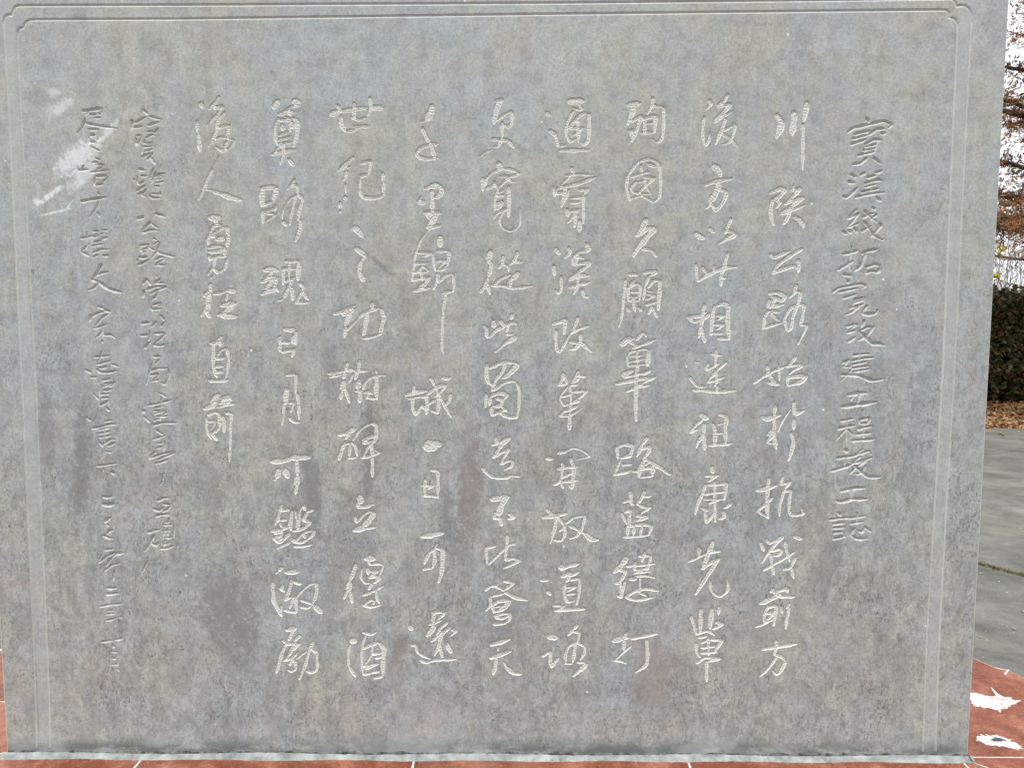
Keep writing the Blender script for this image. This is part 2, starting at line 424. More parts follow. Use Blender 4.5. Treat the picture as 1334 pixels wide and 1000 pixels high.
# ------------------------------------------------------------------ hedge
def leaf_cloud(name, centres, size, mat, rnd, aspect=.55, parent=None, droop=0.0):
    n = len(centres)
    rs = np.random.RandomState(rnd.randint(0, 10**6))
    C = np.asarray(centres, dtype=np.float64)
    u = rs.normal(size=(n, 3)); u[:, 2] -= droop; u /= np.linalg.norm(u, axis=1)[:, None]
    w = np.cross(u, rs.normal(size=(n, 3))); w /= np.linalg.norm(w, axis=1)[:, None]
    s_ = (size*rs.uniform(.55, 1.45, n))[:, None]
    V = np.stack([C-u*s_, C+w*s_*aspect, C+u*s_, C-w*s_*aspect], 1).reshape(-1, 3)
    F = np.arange(n*4).reshape(-1, 4)
    return obj(name, quads(name, V, F), mat, parent)


def bar(V, F, p, q, r0, r1, n=5):
    p, q = Vector(p), Vector(q); d = (q-p)
    if d.length < 1e-6: return
    d.normalize(); u = d.orthogonal().normalized(); w = d.cross(u); i = len(V)
    for c, r in ((p, r0), (q, r1)):
        for k in range(n):
            a = 6.28318*k/n; V.append(c+(u*math.cos(a)+w*math.sin(a))*r)
    for k in range(n): F.append((i+k, i+(k+1) % n, i+n+(k+1) % n, i+n+k))


HY = at(1300, 526)[1]
hedge = empty('hedge', (4.0, HY+0.9, 0), 'dense dark green and brown leafed hedge behind the strip of fallen leaves', 'hedge')
hedge_m = varied('hedge_leaves', [(0.038, 0.056, 0.020), (0.060, 0.078, 0.026), (0.120, 0.056, 0.028), (0.028, 0.040, 0.018), (0.100, 0.105, 0.028), (0.080, 0.042, 0.026), (0.17, 0.095, 0.04)], scale=14, spec=0.3)
ox, oy = hedge.location.x, hedge.location.y
pts = []
for k in range(90000):
    x = rnd.uniform(-6.5, 18)
    top = 1.86+.10*math.sin(x*1.7)+.09*math.sin(x*4.3+1)+.08*math.sin(x*9.1)+.05*math.sin(x*17)
    if rnd.random() < .35: z = top+rnd.gauss(-.04, .09); y = HY+rnd.uniform(0.1, 1.7)
    else:
        z = rnd.uniform(.05, top); y = HY+.22+abs(rnd.gauss(0, .25))-.12*math.sin(x*2.1+z*3)-(.12 if z > .5 else -.1)
    pts.append((x-ox, y-oy, z))
leaf_cloud('foliage', pts, .048, hedge_m, rnd, parent=hedge)
V, F = [], []
for k in range(260):
    x = rnd.uniform(-6.4, 17.9)-ox; y = rnd.uniform(.45, 1.4)-.9
    p = Vector((x, y, -.03))
    for s_ in range(5):
        q = p+Vector((rnd.gauss(0, .06), rnd.gauss(0, .06), .36)); bar(V, F, p, q, .018-.003*s_, .015-.003*s_); p = q
obj('stems', quads('stems', V, F), BARK, hedge)
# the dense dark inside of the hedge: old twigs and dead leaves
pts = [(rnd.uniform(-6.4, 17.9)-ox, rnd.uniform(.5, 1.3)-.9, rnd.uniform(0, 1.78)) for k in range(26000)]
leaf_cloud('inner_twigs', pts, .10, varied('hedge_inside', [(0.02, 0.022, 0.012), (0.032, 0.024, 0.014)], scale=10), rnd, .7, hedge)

# ------------------------------------------------------------------ trees behind the stele
rust_m = varied('rusty_needles', [(0.36, 0.145, 0.062), (0.26, 0.105, 0.052), (0.44, 0.20, 0.082), (0.15, 0.068, 0.040), (0.25, 0.15, 0.055), (0.13, 0.11, 0.045)], scale=9, trans=0.35)


def redwood(x, y, h, spread, label, seed, low=1.6, sprays=150, branches=46):
    r = random.Random(seed)
    t = empty('redwood_tree', (x, y, -0.03), label, 'tree', 'rusty conifers beyond the hedge')
    V, F = [], []; p = Vector((0, 0, 0)); n = 10
    trunk = [p]
    for k in range(n):
        q = p+Vector((r.gauss(0, .03), r.gauss(0, .03), h/n)); ra = .17*(1-k/n)+.02; rb = .17*(1-(k+1)/n)+.02
        bar(V, F, p, q, ra, rb, 9); p = q; trunk.append(p)
    obj('trunk', quads('trunk', V, F), BARK, t)
    C = []
    for b in range(branches):
        f = b/branches; z0 = low+(h-low-.3)*f**1.05; a = b*2.39996+r.uniform(-.3, .3)
        L = spread*(1-f)**.75*r.uniform(.75, 1.1)+.25
        d = Vector((math.cos(a), math.sin(a), .28+.35*f+r.gauss(0, .22))); d.normalize()
        kk = min(n-1, int(z0/h*n)); p = trunk[kk].lerp(trunk[kk+1], z0/h*n-kk)
        V, F = [], []; rad = .010+.016*L; segs = 7; pts = [p]
        for s_ in range(segs):
            d = (d+Vector((r.gauss(0, .10), r.gauss(0, .10), r.gauss(-.02, .07)))).normalized()
            q = p+d*(L/segs); bar(V, F, p, q, rad*(1-s_/segs)+.004, rad*(1-(s_+1)/segs)+.004, 6); p = q; pts.append(p)
        # twigs with feathery sprays
        for w in range(int(sprays*L/spread)):
            ft = r.uniform(.12, 1.0)*segs; i0 = min(segs-1, int(ft)); c = pts[i0].lerp(pts[i0+1], ft-i0)
            td = Vector((r.gauss(0, 1), r.gauss(0, 1), r.gauss(-.05, .55))).normalized(); tl = r.uniform(.15, .62)
            e = c+td*tl+Vector((0, 0, -.08*tl))
            if r.random() < .55: bar(V, F, c, e, .0045, .0018, 3)
            if r.random() < .8:
                for m in range(r.randint(5, 12)):
                    g = c.lerp(e, r.uniform(.35, 1.12)); C.append((g.x+r.gauss(0, .025), g.y+r.gauss(0, .025), g.z+r.gauss(0, .025)))
        obj('branch', quads('branch', V, F), BARK, t)
    leaf_cloud('crown', C, .034, rust_m, r, .28, t, .5)
    return t


redwood(8.6, 10.9, 10.5, 3.6, 'rusty brown conifer whose bare limbs reach past the right edge of the stele', 3, low=2.5, sprays=360, branches=74)
redwood(12.8, 17.5, 12.0, 3.4, 'taller rusty conifer standing behind the right end of the hedge', 8, low=2.0, sprays=220, branches=54)
redwood(1.5, 18.5, 12.5, 3.4, 'rusty conifer hidden behind the middle of the stele', 12, low=2.0, sprays=150, branches=44)

# leafless saplings with a few yellow leaves just behind the hedge
yellow_m = varied('yellow_leaves', [(0.50, 0.44, 0.05), (0.42, 0.40, 0.07), (0.55, 0.36, 0.06)], scale=20, trans=0.4)
twig_m = varied('grey_twigs', [(0.11, 0.10, 0.095), (0.16, 0.14, 0.13)], scale=5)
for (px, y0, hh, lab, sd) in ((1293, HY+2.0, 4.0, 'leafless sapling with yellow leaves beside the right edge of the stele', 5),
                              (1322, HY+2.6, 3.9, 'thin leafless sapling nearer the right edge of the photo', 6),
                              (1350, HY+2.2, 4.1, 'thin leafless sapling behind the hedge beyond the right edge', 7)):
    r = random.Random(sd)
    x0 = at_depth(px, 400, y0)[0]
    t = empty('bare_sapling', (x0, y0, -0.03), lab, 'sapling', 'leafless saplings behind the hedge')
    V, F = [], []; C = []
    for k in range(26):
        p = Vector((r.gauss(0, .12), r.gauss(0, .12), 0)); d = Vector((r.gauss(0, .12), r.gauss(0, .12), 1)).normalized(); L = hh*r.uniform(.7, 1.0); rad = .011
        for s_ in range(9):
            d = (d+Vector((r.gauss(0, .05), r.gauss(0, .05), .02))).normalized(); q = p+d*L/9; rr = rad*(1-s_/10)
            bar(V, F, p, q, rr, rad*(1-(s_+1)/10), 4)
            if s_ > 3:
                for m in range(2):
                    e = q+Vector((r.gauss(0, .14), r.gauss(0, .14), r.uniform(.05, .3))); bar(V, F, q, e, .004, .002, 3)
                    if sd == 5 and r.random() < .025: C += [tuple(e+Vector((r.gauss(0, .03), r.gauss(0, .03), r.gauss(0, .03)))) for _ in range(4)]
            p = q
    obj('stems', quads('stems', V, F), twig_m, t)
    if sd == 5:
        g = Vector(at_depth(1301, 327, y0))-Vector(t.location)
        C += [(g.x+r.gauss(0, .085), g.y+r.gauss(0, .08), g.z+r.gauss(0, .05)) for _ in range(46)]
        g = Vector(at_depth(1296, 362, y0))-Vector(t.location)
        C += [(g.x+r.gauss(0, .05), g.y+r.gauss(0, .08), g.z+r.gauss(0, .05)) for _ in range(16)]
    if C: leaf_cloud('leaves', C, .045, yellow_m, r, .6, t)

# ------------------------------------------------------------------ granite plinth under the stele
plinth = empty('granite_plinth', (0, DIST+.2, 0), 'low red granite plinth with pale joints carrying the stele', 'plinth')
po = Vector(plinth.location)
E1, E2, E3, E4 = [at(px, py, BASE_Z) for px, py in ((1266, 854.5), (1296, 867.5), (1314, 871.5), (1334, 881))]
yj = at(1300, 985.5, BASE_Z)[1]; xr = at(1257, 994, BASE_Z)[0]; yl = at(3, 913, BASE_Z)[1]
TW = .778
x_t = [xr-TW*k for k in range(5)][::-1]           # joints in front of the stele
G = .0030
back = [E1, E2, E3, E4]
ext = Vector(E4)-Vector(E2)
E5 = tuple(Vector(E4)+ext*3.2)
E0 = (xr, E1[1]+.03, BASE_Z)
outline = [(-2.25, .95), (E5[0]-.05, .95), (E5[0], E5[1]), (E4[0], E4[1]), (E3[0], E3[1]), (E2[0], E2[1]), (E1[0], E1[1]), (-2.25, E1[1]+.05)]
n = len(outline); H0 = BASE_Z-.022
V = [(x-po.x, y-po.y, H0) for x, y in outline]+[(x-po.x, y-po.y, -.02) for x, y in outline]
F = [tuple(range(n))]+[(k, k+n, (k+1) % n+n, (k+1) % n) for k in range(n)]
obj('kerb', poly_mesh('kerb', V, F), GRANITE, plinth)
V = [(x-po.x, y-po.y, BASE_Z-.0012) for x, y in outline]
c = sum((Vector(v) for v in V), Vector())/n
V = [tuple(Vector(v)+(c-Vector(v)).normalized()*.006) for v in V]
V2 = [(a, b, H0-.001) for a, b, _ in V]
F = [tuple(range(n))]+[(k, k+n, (k+1) % n+n, (k+1) % n) for k in range(n)]
obj('joint_mortar', poly_mesh('joint_mortar', V+V2, F), GROUT, plinth)


def tile(P, rough=None):
    """a granite slab laid on the plinth: outline P, eased upper edge"""
    P = [Vector((p[0], p[1], 0)) for p in P]; m = len(P); c = sum(P, Vector())/m
    def inset(d):
        out = []
        for k in range(m):
            a, b, e = P[k-1], P[k], P[(k+1) % m]
            n1 = Vector((-(b-a).y, (b-a).x, 0)).normalized(); n2 = Vector((-(e-b).y, (e-b).x, 0)).normalized()
            if n1.dot(c-b) < 0: n1 = -n1
            if n2.dot(c-b) < 0: n2 = -n2
            s_ = (n1+n2); s_ = s_/max(.4, s_.dot(n1)) if s_.length > 1e-4 else n1
            out.append(b+s_*d)
        return out
    o, t_ = inset(G), inset(G+.0012)
    V = [(v.x-po.x, v.y-po.y, BASE_Z) for v in t_]+[(v.x-po.x, v.y-po.y, BASE_Z-.0012) for v in o]+[(v.x-po.x, v.y-po.y, BASE_Z-.020) for v in o]
    F = [tuple(range(m))]+[(k, k+m, (k+1) % m+m, (k+1) % m) for k in range(m)]+[(k+m, k+2*m, (k+1) % m+2*m, (k+1) % m+m) for k in range(m)]
    obj('tile', poly_mesh('tile', V, F), GRANITE, plinth)


for k in range(4):
    for (y0, y1) in ((yj-TW, yj), (.97, yj-TW)):
        tile([(x_t[k], y0), (x_t[k+1], y0), (x_t[k+1], y1), (x_t[k], y1)])
# mitred corner to the right of the front row
c1 = Vector(at(1290, 1000, BASE_Z)); c0 = Vector((xr, yj, BASE_Z)); dd = (c1-c0); dd = dd/abs(dd.y)
cb = c0+dd*(yj-.97)
tile([(xr, .97), (cb.x, .97), (xr, yj)])
tile([(xr, yj), (cb.x, .97), (E5[0]-.08, .97), (E5[0]-.06, yj)])
edge = [Vector(e) for e in (E1, E2, E3, E4, E5)]
tile([(xr, yj), (E5[0]-.02, yj), (E5[0]-.02, E5[1]+.01)]+[(e.x-.003, e.y-.008) for e in edge[::-1][1:]]+[(xr, E1[1]+.015)])
# under and to the left of the stele
for x0, x1 in ((-2.23, x_t[0]),):
    tile([(x0, .97), (x1, .97), (x1, yj), (x0, yj)])
tile([(-2.23, yj), (X_L+.03, yj), (X_L+.03, yl), (-2.23, yl)])
tile([(-2.23, yl), (X_L+.03, yl), (X_L+.03, E1[1]+.03), (-2.23, E1[1]+.03)])

# splashes of white lime on the tile to the right of the stele
def splash(rim, z, seed, hole=None, rag=.9, parent=plinth, mat=WHITE):
    r = random.Random(seed)
    pts = []
    m = len(rim)
    for k in range(m):
        a, b = Vector(at(*rim[k], BASE_Z)), Vector(at(*rim[(k+1) % m], BASE_Z))
        for q in range(6): pts.append(a.lerp(b, q/6))
    c = sum(pts, Vector())/len(pts)
    V = [(c.x-po.x, c.y-po.y, z+.0012)]
    for sc, dz in ((.75, .0011), (1.0, .0)):
        for p in pts:
            j = 1+r.gauss(0, rag*.11)*(sc == 1.0)
            v = c+(p-c)*sc*j; V.append((v.x-po.x, v.y-po.y, z+dz))
    m = len(pts)
    F = [(0, 1+k, 1+(k+1) % m) for k in range(m)]+[(1+k, 1+m+k, 1+m+(k+1) % m, 1+(k+1) % m) for k in range(m)]
    return obj('lime_splash', poly_mesh('lime_splash', V, F), mat, parent)


z0 = BASE_Z+.0004
splash([(1262, 903), (1272, 902), (1282, 905), (1300, 907), (1318, 908), (1328, 914), (1322, 917), (1312, 920), (1304, 926), (1290, 922), (1272, 919), (1262, 911)], z0, 1)
splash([(1291, 895), (1294, 898), (1301, 905), (1310, 909), (1305, 911), (1297, 905)], z0+.0006, 2)
splash([(1271, 959), (1280, 957), (1296, 957), (1312, 961), (1324, 967), (1331, 973), (1322, 975), (1308, 972), (1290, 970), (1276, 966)], z0, 3)
splash([(1308, 877), (1313, 871.5), (1315, 872.5), (1310, 879)], z0, 4)
pinkm = N('stained_pink'); pinkm = pinkm.done(pinkm.ramp(pinkm.noise(80, 4), [(0.4, (0.50, 0.22, 0.20)), (0.6, (0.62, 0.50, 0.48))]), 0.6)
splash([(1288, 908), (1300, 907), (1316, 911), (1318, 914), (1306, 913), (1292, 912)], z0+.0016, 5, mat=pinkm)
darkm = N('dark_resin'); darkm = darkm.done((0.04, 0.045, 0.045), 0.5)
splash([(1291, 963), (1296, 960.5), (1303, 961), (1311, 964.5), (1302, 966), (1294, 966)], z0+.0016, 6, mat=darkm)

# ------------------------------------------------------------------ the inscription, column by column from the right:
# character, origin of its patch, stroke width | strokes as points (eighths of a photograph pixel), "/" between strokes
INSCRIPTION = """# 0 V
寶 1090 145 34|310 75 345 115/125 215 180 175 340 140 490 105 575 140 540 175/190 240 340 205/175 285 310 250/155 345 300 295/340 240 430 185 495 185/470 225 500 235/300 345 400 295 460 300/300 370 415 345/285 405 390 390/230 460 395 420/310 490 250 540 165 555/390 490 465 545/16:310 360 290 460/16:430 310 400 420
漢 1090 145 34|150 660 205 690/125 735 190 750/75 890 120 890 215 800/255 665 300 635/410 640 475 620/320 690 415 665/300 750 430 715 470 725/305 785 410 760/265 840 430 805/200 895 350 860 495 845/420 900 460 935/16:370 720 360 860
綫 1085 265 30|245 65 165 155 265 110 165 245 275 205/110 290 145 320/165 275 190 305/225 255 255 300/315 145 430 100/330 75 455 190/455 115 400 170/300 290 400 240/330 190 400 290 430 330 510 380 535 370/490 210 500 240 400 345/415 45 445 60
拓 1085 265 34|110 525 170 520 260 490/60 690 130 650 210 600/20:200 450 175 640 190 700/115 740 195 755/305 520 380 495 455 480/340 530 300 640 225 705/20:350 650 350 725/350 665 440 635 490 650/350 725 400 705 475 710 490 660
寬 1075 385 28|240 -160 245 -130/80 -30 150 -80 370 -120 420 -100 390 -75/140 -35 335 -75/195 25 330 -15/300 45 415 20/300 75 420 40/260 130 415 85/18:310 30 290 110/18:415 20 410 85/345 120 280 170 215 200/36:430 110 395 180 450 195 530 185 545 150
改 1075 385 30|225 320 320 300 345 310/235 385 320 360/16:320 310 240 370/240 480 320 430/410 260 380 330/380 360 440 330 510 325/500 330 440 420 345 465/40:360 370 430 440 490 500 560 500 615 520
建 1075 385 30|300 620 440 605 460 615/190 700 250 670/280 680 420 650 510 645/280 720 430 690/290 755 450 735/290 795 460 765/16:365 555 350 820/22:250 680 200 740 290 745 230 830 160 895/36:175 825 340 830 490 885 600 870
工 1070 500 42|275 115 400 95 470 95/24:330 130 310 170/215 240 350 220 570 190/32:400 110 380 210
程 1070 500 32|215 385 340 360/180 465 345 430/18:270 375 265 590/22:260 470 150 590/24:280 480 335 530/24:400 370 405 415/400 375 500 355 490 410/24:405 415 490 410/385 470 520 440/370 525 515 510/325 590 560 575/18:445 430 440 580
竣 1070 500 32|245 685 270 705/165 775 340 750/18:250 780 245 850/110 905 200 880 330 835/26:430 680 350 750 490 700 520 730/400 760 330 830 520 770/26:470 800 380 860 290 940/24:460 850 420 930 340 935/38:350 850 450 940 500 970 610 970
工 1065 600 38|250 315 400 285 490 285/34:355 300 355 410/200 415 240 430 370 400 520 400
誌 1065 600 28|220 540 245 570/130 615 230 600 350 590/165 660 285 645/165 700 280 695/18:165 745 165 815/165 815 290 790/165 750 270 740/16:275 740 280 800/330 600 500 575/350 655 480 635/18:420 540 410 640/30:385 710 350 770 400 810 480 815 530 810/430 730 470 740 500 680/500 690 560 740
# 1 B
川 985 135 34|58:215 125 260 190 255 250 215 345/55:395 100 400 140 390 200 375 320/46:530 -10 515 100 498 170/30:492 215 490 400 485 680
陝 980 240 34|38:195 85 240 65 300 45 340 60 290 120 250 150 290 190 250 240/36:210 160 195 260 200 340 220 420/24:435 0 420 60/34:420 60 500 50 345 200/34:345 200 530 140 310 300 550 215/36:400 250 380 320 325 415/40:440 340 500 370 535 440
公 980 240 36|190 730 230 760 300 730 385 695/34:510 675 400 745 290 820 215 900/36:215 920 330 880 440 850 490 890/32:480 790 490 850 480 910
路 980 355 30|34:180 215 260 205 340 240 310 290 200 240/36:180 290 175 350 330 330/30:250 250 190 370/130 470 125 540 120 575 200 550 310 520/125 470 170 400 280 410/200 430 280 500/460 130 440 200/395 250 450 205 500 200 480 320 430 440 410 560 370 600 340 480 400 370 510 330 540 350 525 450 510 540 570 555 480 740
始 975 465 30|34:200 95 210 160 260 240 320 285/60 265 150 205 270 140 375 100/24:320 80 325 240/205 260 300 290/34:490 0 420 90/28:400 95 530 75 550 95 480 130 410 190/415 190 410 270 425 300/38:420 215 500 195 600 200 570 240 520 265 430 290
於 975 465 32|280 510 270 600/44:150 620 200 640 330 600/34:265 640 270 740 210 800 270 790 200 880 260 900/34:265 750 290 950/18:310 770 370 640 440 540/38:475 470 480 560 500 585 580 555/34:475 650 475 745/34:450 790 470 880 445 1000 420 1070
抗 975 580 30|42:90 465 180 450 290 415/36:215 345 205 420 195 560 205 750/245 545 190 600 105 680 200 745/34:190 620 190 700/28:360 325 345 400 440 375/28:440 375 380 450 345 560 325 640 325 730/30:370 480 440 470 430 560 425 680 470 725 575 710 550 640
戰 975 680 28|38:130 210 160 290/30:195 180 225 215 355 155 240 270 145 420/235 300 330 275 345 300 310 340 255 345/30:230 330 250 440 265 540/165 495 240 450 390 365 480 310/32:385 205 400 290 430 400/490 365 440 470 365 490/450 470 470 575/40:480 145 550 170
前 975 770 30|34:235 0 260 -30/34:270 10 400 -30 410 0/46:130 120 250 70 330 25/34:330 50 470 55/210 150 170 230 165 310/34:220 160 290 150 280 230 265 350/28:190 230 270 220 170 320/22:75 370 180 330 290 270/22:340 150 350 220/26:430 125 400 170/28:425 170 400 300 390 380
方 975 770 32|290 515 300 560/36:155 600 300 575 500 545/32:300 560 275 650 350 680 385 730 330 840 290 860 250 820/26:290 690 220 790 120 885/20:360 760 400 745
# 2 B
後 890 115 32|34:270 125 290 165 240 215/28:220 300 205 420 210 530 235 590 270 540 275 460/34:460 70 430 130 370 185 490 170 330 340 420 290 515 240/34:440 320 400 430 340 580/28:390 450 460 420 540 380 530 450 490 550 410 585/30:400 470 500 530 570 610
方 890 210 36|50:320 50 370 80 390 150/36:235 245 330 210 505 180/54:370 240 340 330 280 420/36:380 290 450 320 420 420 340 505 300 440 245 485
以 890 210 34|46:130 750 175 785 220 795/36:280 700 320 740/32:500 600 465 680 440 745/34:455 725 520 735 535 775 450 810 375 855/30:500 770 440 800
此 885 310 32|28:175 270 180 350 195 440/36:200 440 330 365 470 310 595 300/28:240 300 290 370/26:360 290 375 345/36:500 160 480 250 440 380 435 490/24:440 400 480 420
相 880 385 30|36:130 220 250 210 320 170/30:150 240 200 270 260 250/34:300 95 290 170 270 300 245 430/34:270 330 305 480/30:350 190 290 250/36:410 110 390 180 370 400/40:440 100 500 80 550 110 545 250 555 380 560 450/26:430 205 500 210 440 250/26:400 300 500 300 430 350/26:390 390 500 390/30:450 440 550 450
連 885 440 26|18:60 235 75 300/22:165 245 200 255/30:110 410 150 460 190 500 265 510/32:150 540 270 545 400 560 590 545/335 165 440 180/385 120 375 300/300 260 285 330 410 265/28:485 255 400 330 295 450/300 460 390 435 470 405/28:380 340 395 440 370 500/395 500 395 545
祖 885 520 30|46:225 155 270 185 290 200/28:240 210 180 260 120 335 190 310/34:260 260 250 370 195 440 180 495/36:255 380 265 515/36:420 155 490 180 480 300 485 455/36:355 260 375 330 370 470/20:400 260 460 250/24:390 350 450 350/30:320 475 400 470 540 460
康 885 600 26|40:340 60 350 120/275 155 410 150/28:390 150 300 215/32:270 250 240 340 190 450 165 550/30:310 245 400 245 490 240 470 400/250 345 380 330 480 320/18:250 400 460 400/24:310 440 450 390/28:370 210 370 400 375 630/34:530 450 470 490/30:245 490 290 520/30:270 540 285 640 360 540/36:460 530 470 580 420 600
先 880 690 30|34:245 190 250 280/22:130 330 250 280 330 240/42:390 120 340 250 290 370/24:350 215 460 220 350 240/34:280 400 370 340 460 300/36:450 300 330 480 210 665/26:360 530 370 610 400 660 460 690 530 650 550 590 540 510
輩 880 775 26|38:265 150 260 370/42:380 140 360 340/34:455 130 450 190/30:165 220 195 310 215 390/32:430 280 490 300 390 350/30:220 400 340 370 400 410/240 440 330 425/34:380 460 480 470 430 550 400 600/28:215 500 225 590 255 640/22:270 495 330 470/270 545 420 530/270 600 430 590/345 440 345 620/28:225 705 310 650 460 660 330 690/30:325 690 325 890
# 3 B
殉 800 115 32|44:145 170 270 155/44:200 160 190 250 140 370/36:190 340 280 295 230 440 180 550/30:160 440 230 440/40:180 440 190 500/30:405 100 395 170 350 260/34:400 180 510 195/30:515 200 520 330 505 500 460 560 400 530/36:310 315 430 295 420 450/34:320 320 320 460/24:340 365 400 360/28:290 465 410 460
國 800 205 26|28:165 440 130 300 150 180 250 50 360 15 440 40 480 120 485 300 470 410 410 460 290 400 170 430/175 200 300 165 370 150/280 80 290 150/36:360 70 430 95/28:420 215 330 290 250 370/330 205 420 215/230 250 180 310 200 360 300 380 380 380/20:250 260 320 240/24:320 190 330 280 380 370
久 795 290 46|370 -35 340 40 275 130/50:285 120 370 65 450 70 380 150 260 300 245 340/32:340 270 430 285 480 350
願 790 350 26|36:240 55 325 60/26:200 110 180 300 160 500 130 600/24:290 120 240 160/28:220 200 290 160 350 170 345 320/28:225 190 230 330/24:250 240 330 240/22:240 290 310 290 240 330/235 330 340 330/280 340 300 440/26:215 400 240 440/26:340 400 360 435/34:400 40 460 25 515 30 460 70/28:440 80 400 190/28:440 190 490 125 570 120/36:560 130 550 300 540 420/24:400 190 385 320/20:420 225 490 240/24:420 260 500 280 410 320/26:410 375 520 345/28:470 390 440 470/32:480 400 530 500
篳 790 440 26|34:150 60 210 5 280 10/34:170 75 230 30 300 70/28:320 10 380 -55 410 -20/30:280 100 400 60 510 15/22:215 200 250 145 400 115 450 130/22:215 180 225 290/40:440 130 430 280/22:320 130 325 280/20:240 190 380 180/20:240 250 400 215/22:230 290 430 270/40:270 340 180 380 250 400/36:450 340 380 380/24:190 410 440 350/34:110 475 330 430 515 405/28:215 555 320 510 450 490/24:300 500 515 410/36:325 280 310 500 305 700 310 860
路 790 560 26|34:110 180 180 150 270 160 250 250 140 290/30:110 180 120 290/24:150 290 270 270/22:145 310 90 450/24:160 360 265 355/24:80 465 180 430 260 420/20:90 465 250 435/34:425 80 370 150 320 270/34:370 190 450 170 440 220 390 290/34:390 290 480 340 560 390 660 460/34:390 320 350 380 340 480/36:370 400 480 390 480 470/22:350 490 490 475/22:380 370 440 340/24:275 430 340 425
藍 790 620 28|34:250 165 265 290/26:180 270 230 250 290 300/34:395 160 370 220 320 290/26:390 210 460 205/26:330 290 390 320 455 325 380 370 340 410/26:160 380 215 500/30:200 370 245 355 240 490 270 510/34:320 410 420 425 310 460/32:225 520 220 610/32:230 520 370 500 470 520 440 600/28:290 530 280 610/26:370 530 350 610/26:180 630 310 625 450 610
縷 785 700 26|50:245 215 210 260/46:200 280 120 360/34:190 340 240 350 180 460/34:140 470 190 480 200 600/28:160 600 200 620/24:230 450 215 560/26:250 295 320 290/26:340 250 335 340/28:440 150 410 250/28:380 190 500 190 480 270/26:350 290 540 270/350 335 480 320/24:330 365 490 350/28:480 280 460 340/18:390 380 390 520/32:290 430 350 430/24:350 400 450 395 540 415/32:250 610 350 550 470 530 580 555/26:380 570 450 600/28:250 620 350 650 530 620
打 785 770 34|48:120 510 190 490 260 480/28:250 430 220 480/32:225 520 225 610/22:300 565 220 630 130 715/26:120 715 190 725 250 750/34:310 490 430 465 565 440/34:460 510 470 650 455 760 350 840
# 4 B
通 705 110 28|32:55 290 95 325/42:90 480 150 520/30:150 530 170 600 180 640 250 630/36:200 685 350 685 500 680/58:300 175 430 170/24:400 210 430 260/24:330 240 420 270/28:330 280 270 400 260 500 300 590 370 560/30:300 440 370 350 440 300 510 305/34:500 310 500 450 490 570 450 620 390 590/26:290 455 460 450/32:380 360 390 580/24:330 530 430 460
寶 705 200 26|36:320 150 340 200/24:260 230 370 215 540 220/20:200 330 300 235/34:210 350 400 310 560 245/22:130 340 140 450/20:170 350 150 430/30:170 415 250 400/38:250 350 240 450 210 550/22:290 370 260 470/30:400 380 490 370 440 420/26:320 460 460 450/30:310 510 400 505/28:310 600 400 580/30:440 440 440 720/30:270 580 280 650/28:370 600 280 720/32:360 640 350 760/42:400 700 400 800
漢 705 305 30|40:150 150 190 200/36:130 330 140 420/28:210 440 210 560 180 610 150 580/34:290 140 300 190 250 240/44:480 100 500 160/30:490 170 380 190 320 260/30:360 220 440 250/32:330 270 350 310 500 290 480 330 300 450/34:300 470 400 430 500 430/32:300 550 400 520 500 500/28:370 190 370 300/30:390 380 380 520 340 620/30:430 580 450 640 490 650
改 705 390 30|36:130 250 200 230 250 215 240 350/28:155 320 155 430 165 520 195 540 260 430 310 340/32:380 190 360 250 320 350/30:330 340 400 300 490 275/34:410 360 410 430 360 500 290 520/34:310 440 430 460 520 540
革 705 470 26|34:230 130 220 190 180 250/32:240 140 270 230/28:180 250 270 230/44:385 110 370 180 320 220/28:390 150 460 160/26:300 250 380 245/22:270 270 210 350 200 400 240 460 310 440/24:220 370 310 345/26:330 320 470 310 400 380 340 410/26:310 440 400 410/24:260 500 200 570 310 560 420 490/28:370 470 250 530/24:300 260 310 400 300 560/36:295 560 295 710
開 700 570 26|34:100 210 155 220/34:225 155 300 140/20:300 140 370 105 440 120 500 150 545 190 480 210 420 225/30:220 320 320 305 410 300/36:350 220 380 310 370 440 360 530/28:260 260 255 400 220 470/26:270 410 360 360/30:180 485 230 460 330 450 430 440/24:250 470 265 520/24:330 490 360 530
放 695 640 28|30:140 185 200 240/40:100 265 220 250 340 225/34:240 260 220 380 190 490/18:190 490 175 540/28:260 270 300 320 325 370 325 450 280 510 210 500/26:320 370 270 410/24:340 330 420 270 540 250/30:535 260 510 370 450 460 385 485/30:380 355 470 400 540 440/46:540 440 610 495 670 500
道 695 725 26|38:85 240 145 240/38:145 360 180 390/24:205 505 320 515 220 560/36:240 555 380 545 530 540/34:275 110 300 90 290 135/34:300 120 390 90 470 70/38:300 200 380 160/34:300 200 400 185 470 155/26:380 200 340 260/28:390 240 470 225 480 300 470 400 450 490/28:330 280 320 360 350 460 430 460/22:340 320 440 310 350 360/22:350 390 440 380
路 695 780 28|60:165 390 235 400/34:100 590 170 540/36:175 550 175 640 190 700/34:190 700 260 610/38:450 270 420 310/30:410 320 360 375/26:420 340 475 350 460 440/28:440 450 370 490 335 570 335 660/28:450 450 530 490 530 550 490 630/34:435 460 425 560 410 650/20:330 670 410 670/26:460 655 540 660/44:550 680 480 740/30:480 740 410 805
# 5 B
更 615 110 30|40:250 170 320 160/48:290 180 250 260 230 400/26:265 370 340 310 400 280 430 290/32:415 300 410 400 380 440 330 420/30:315 400 310 560/28:210 570 300 575/34:300 570 380 590 430 650/32:300 580 270 640 230 650/18:80 755 130 710 200 680
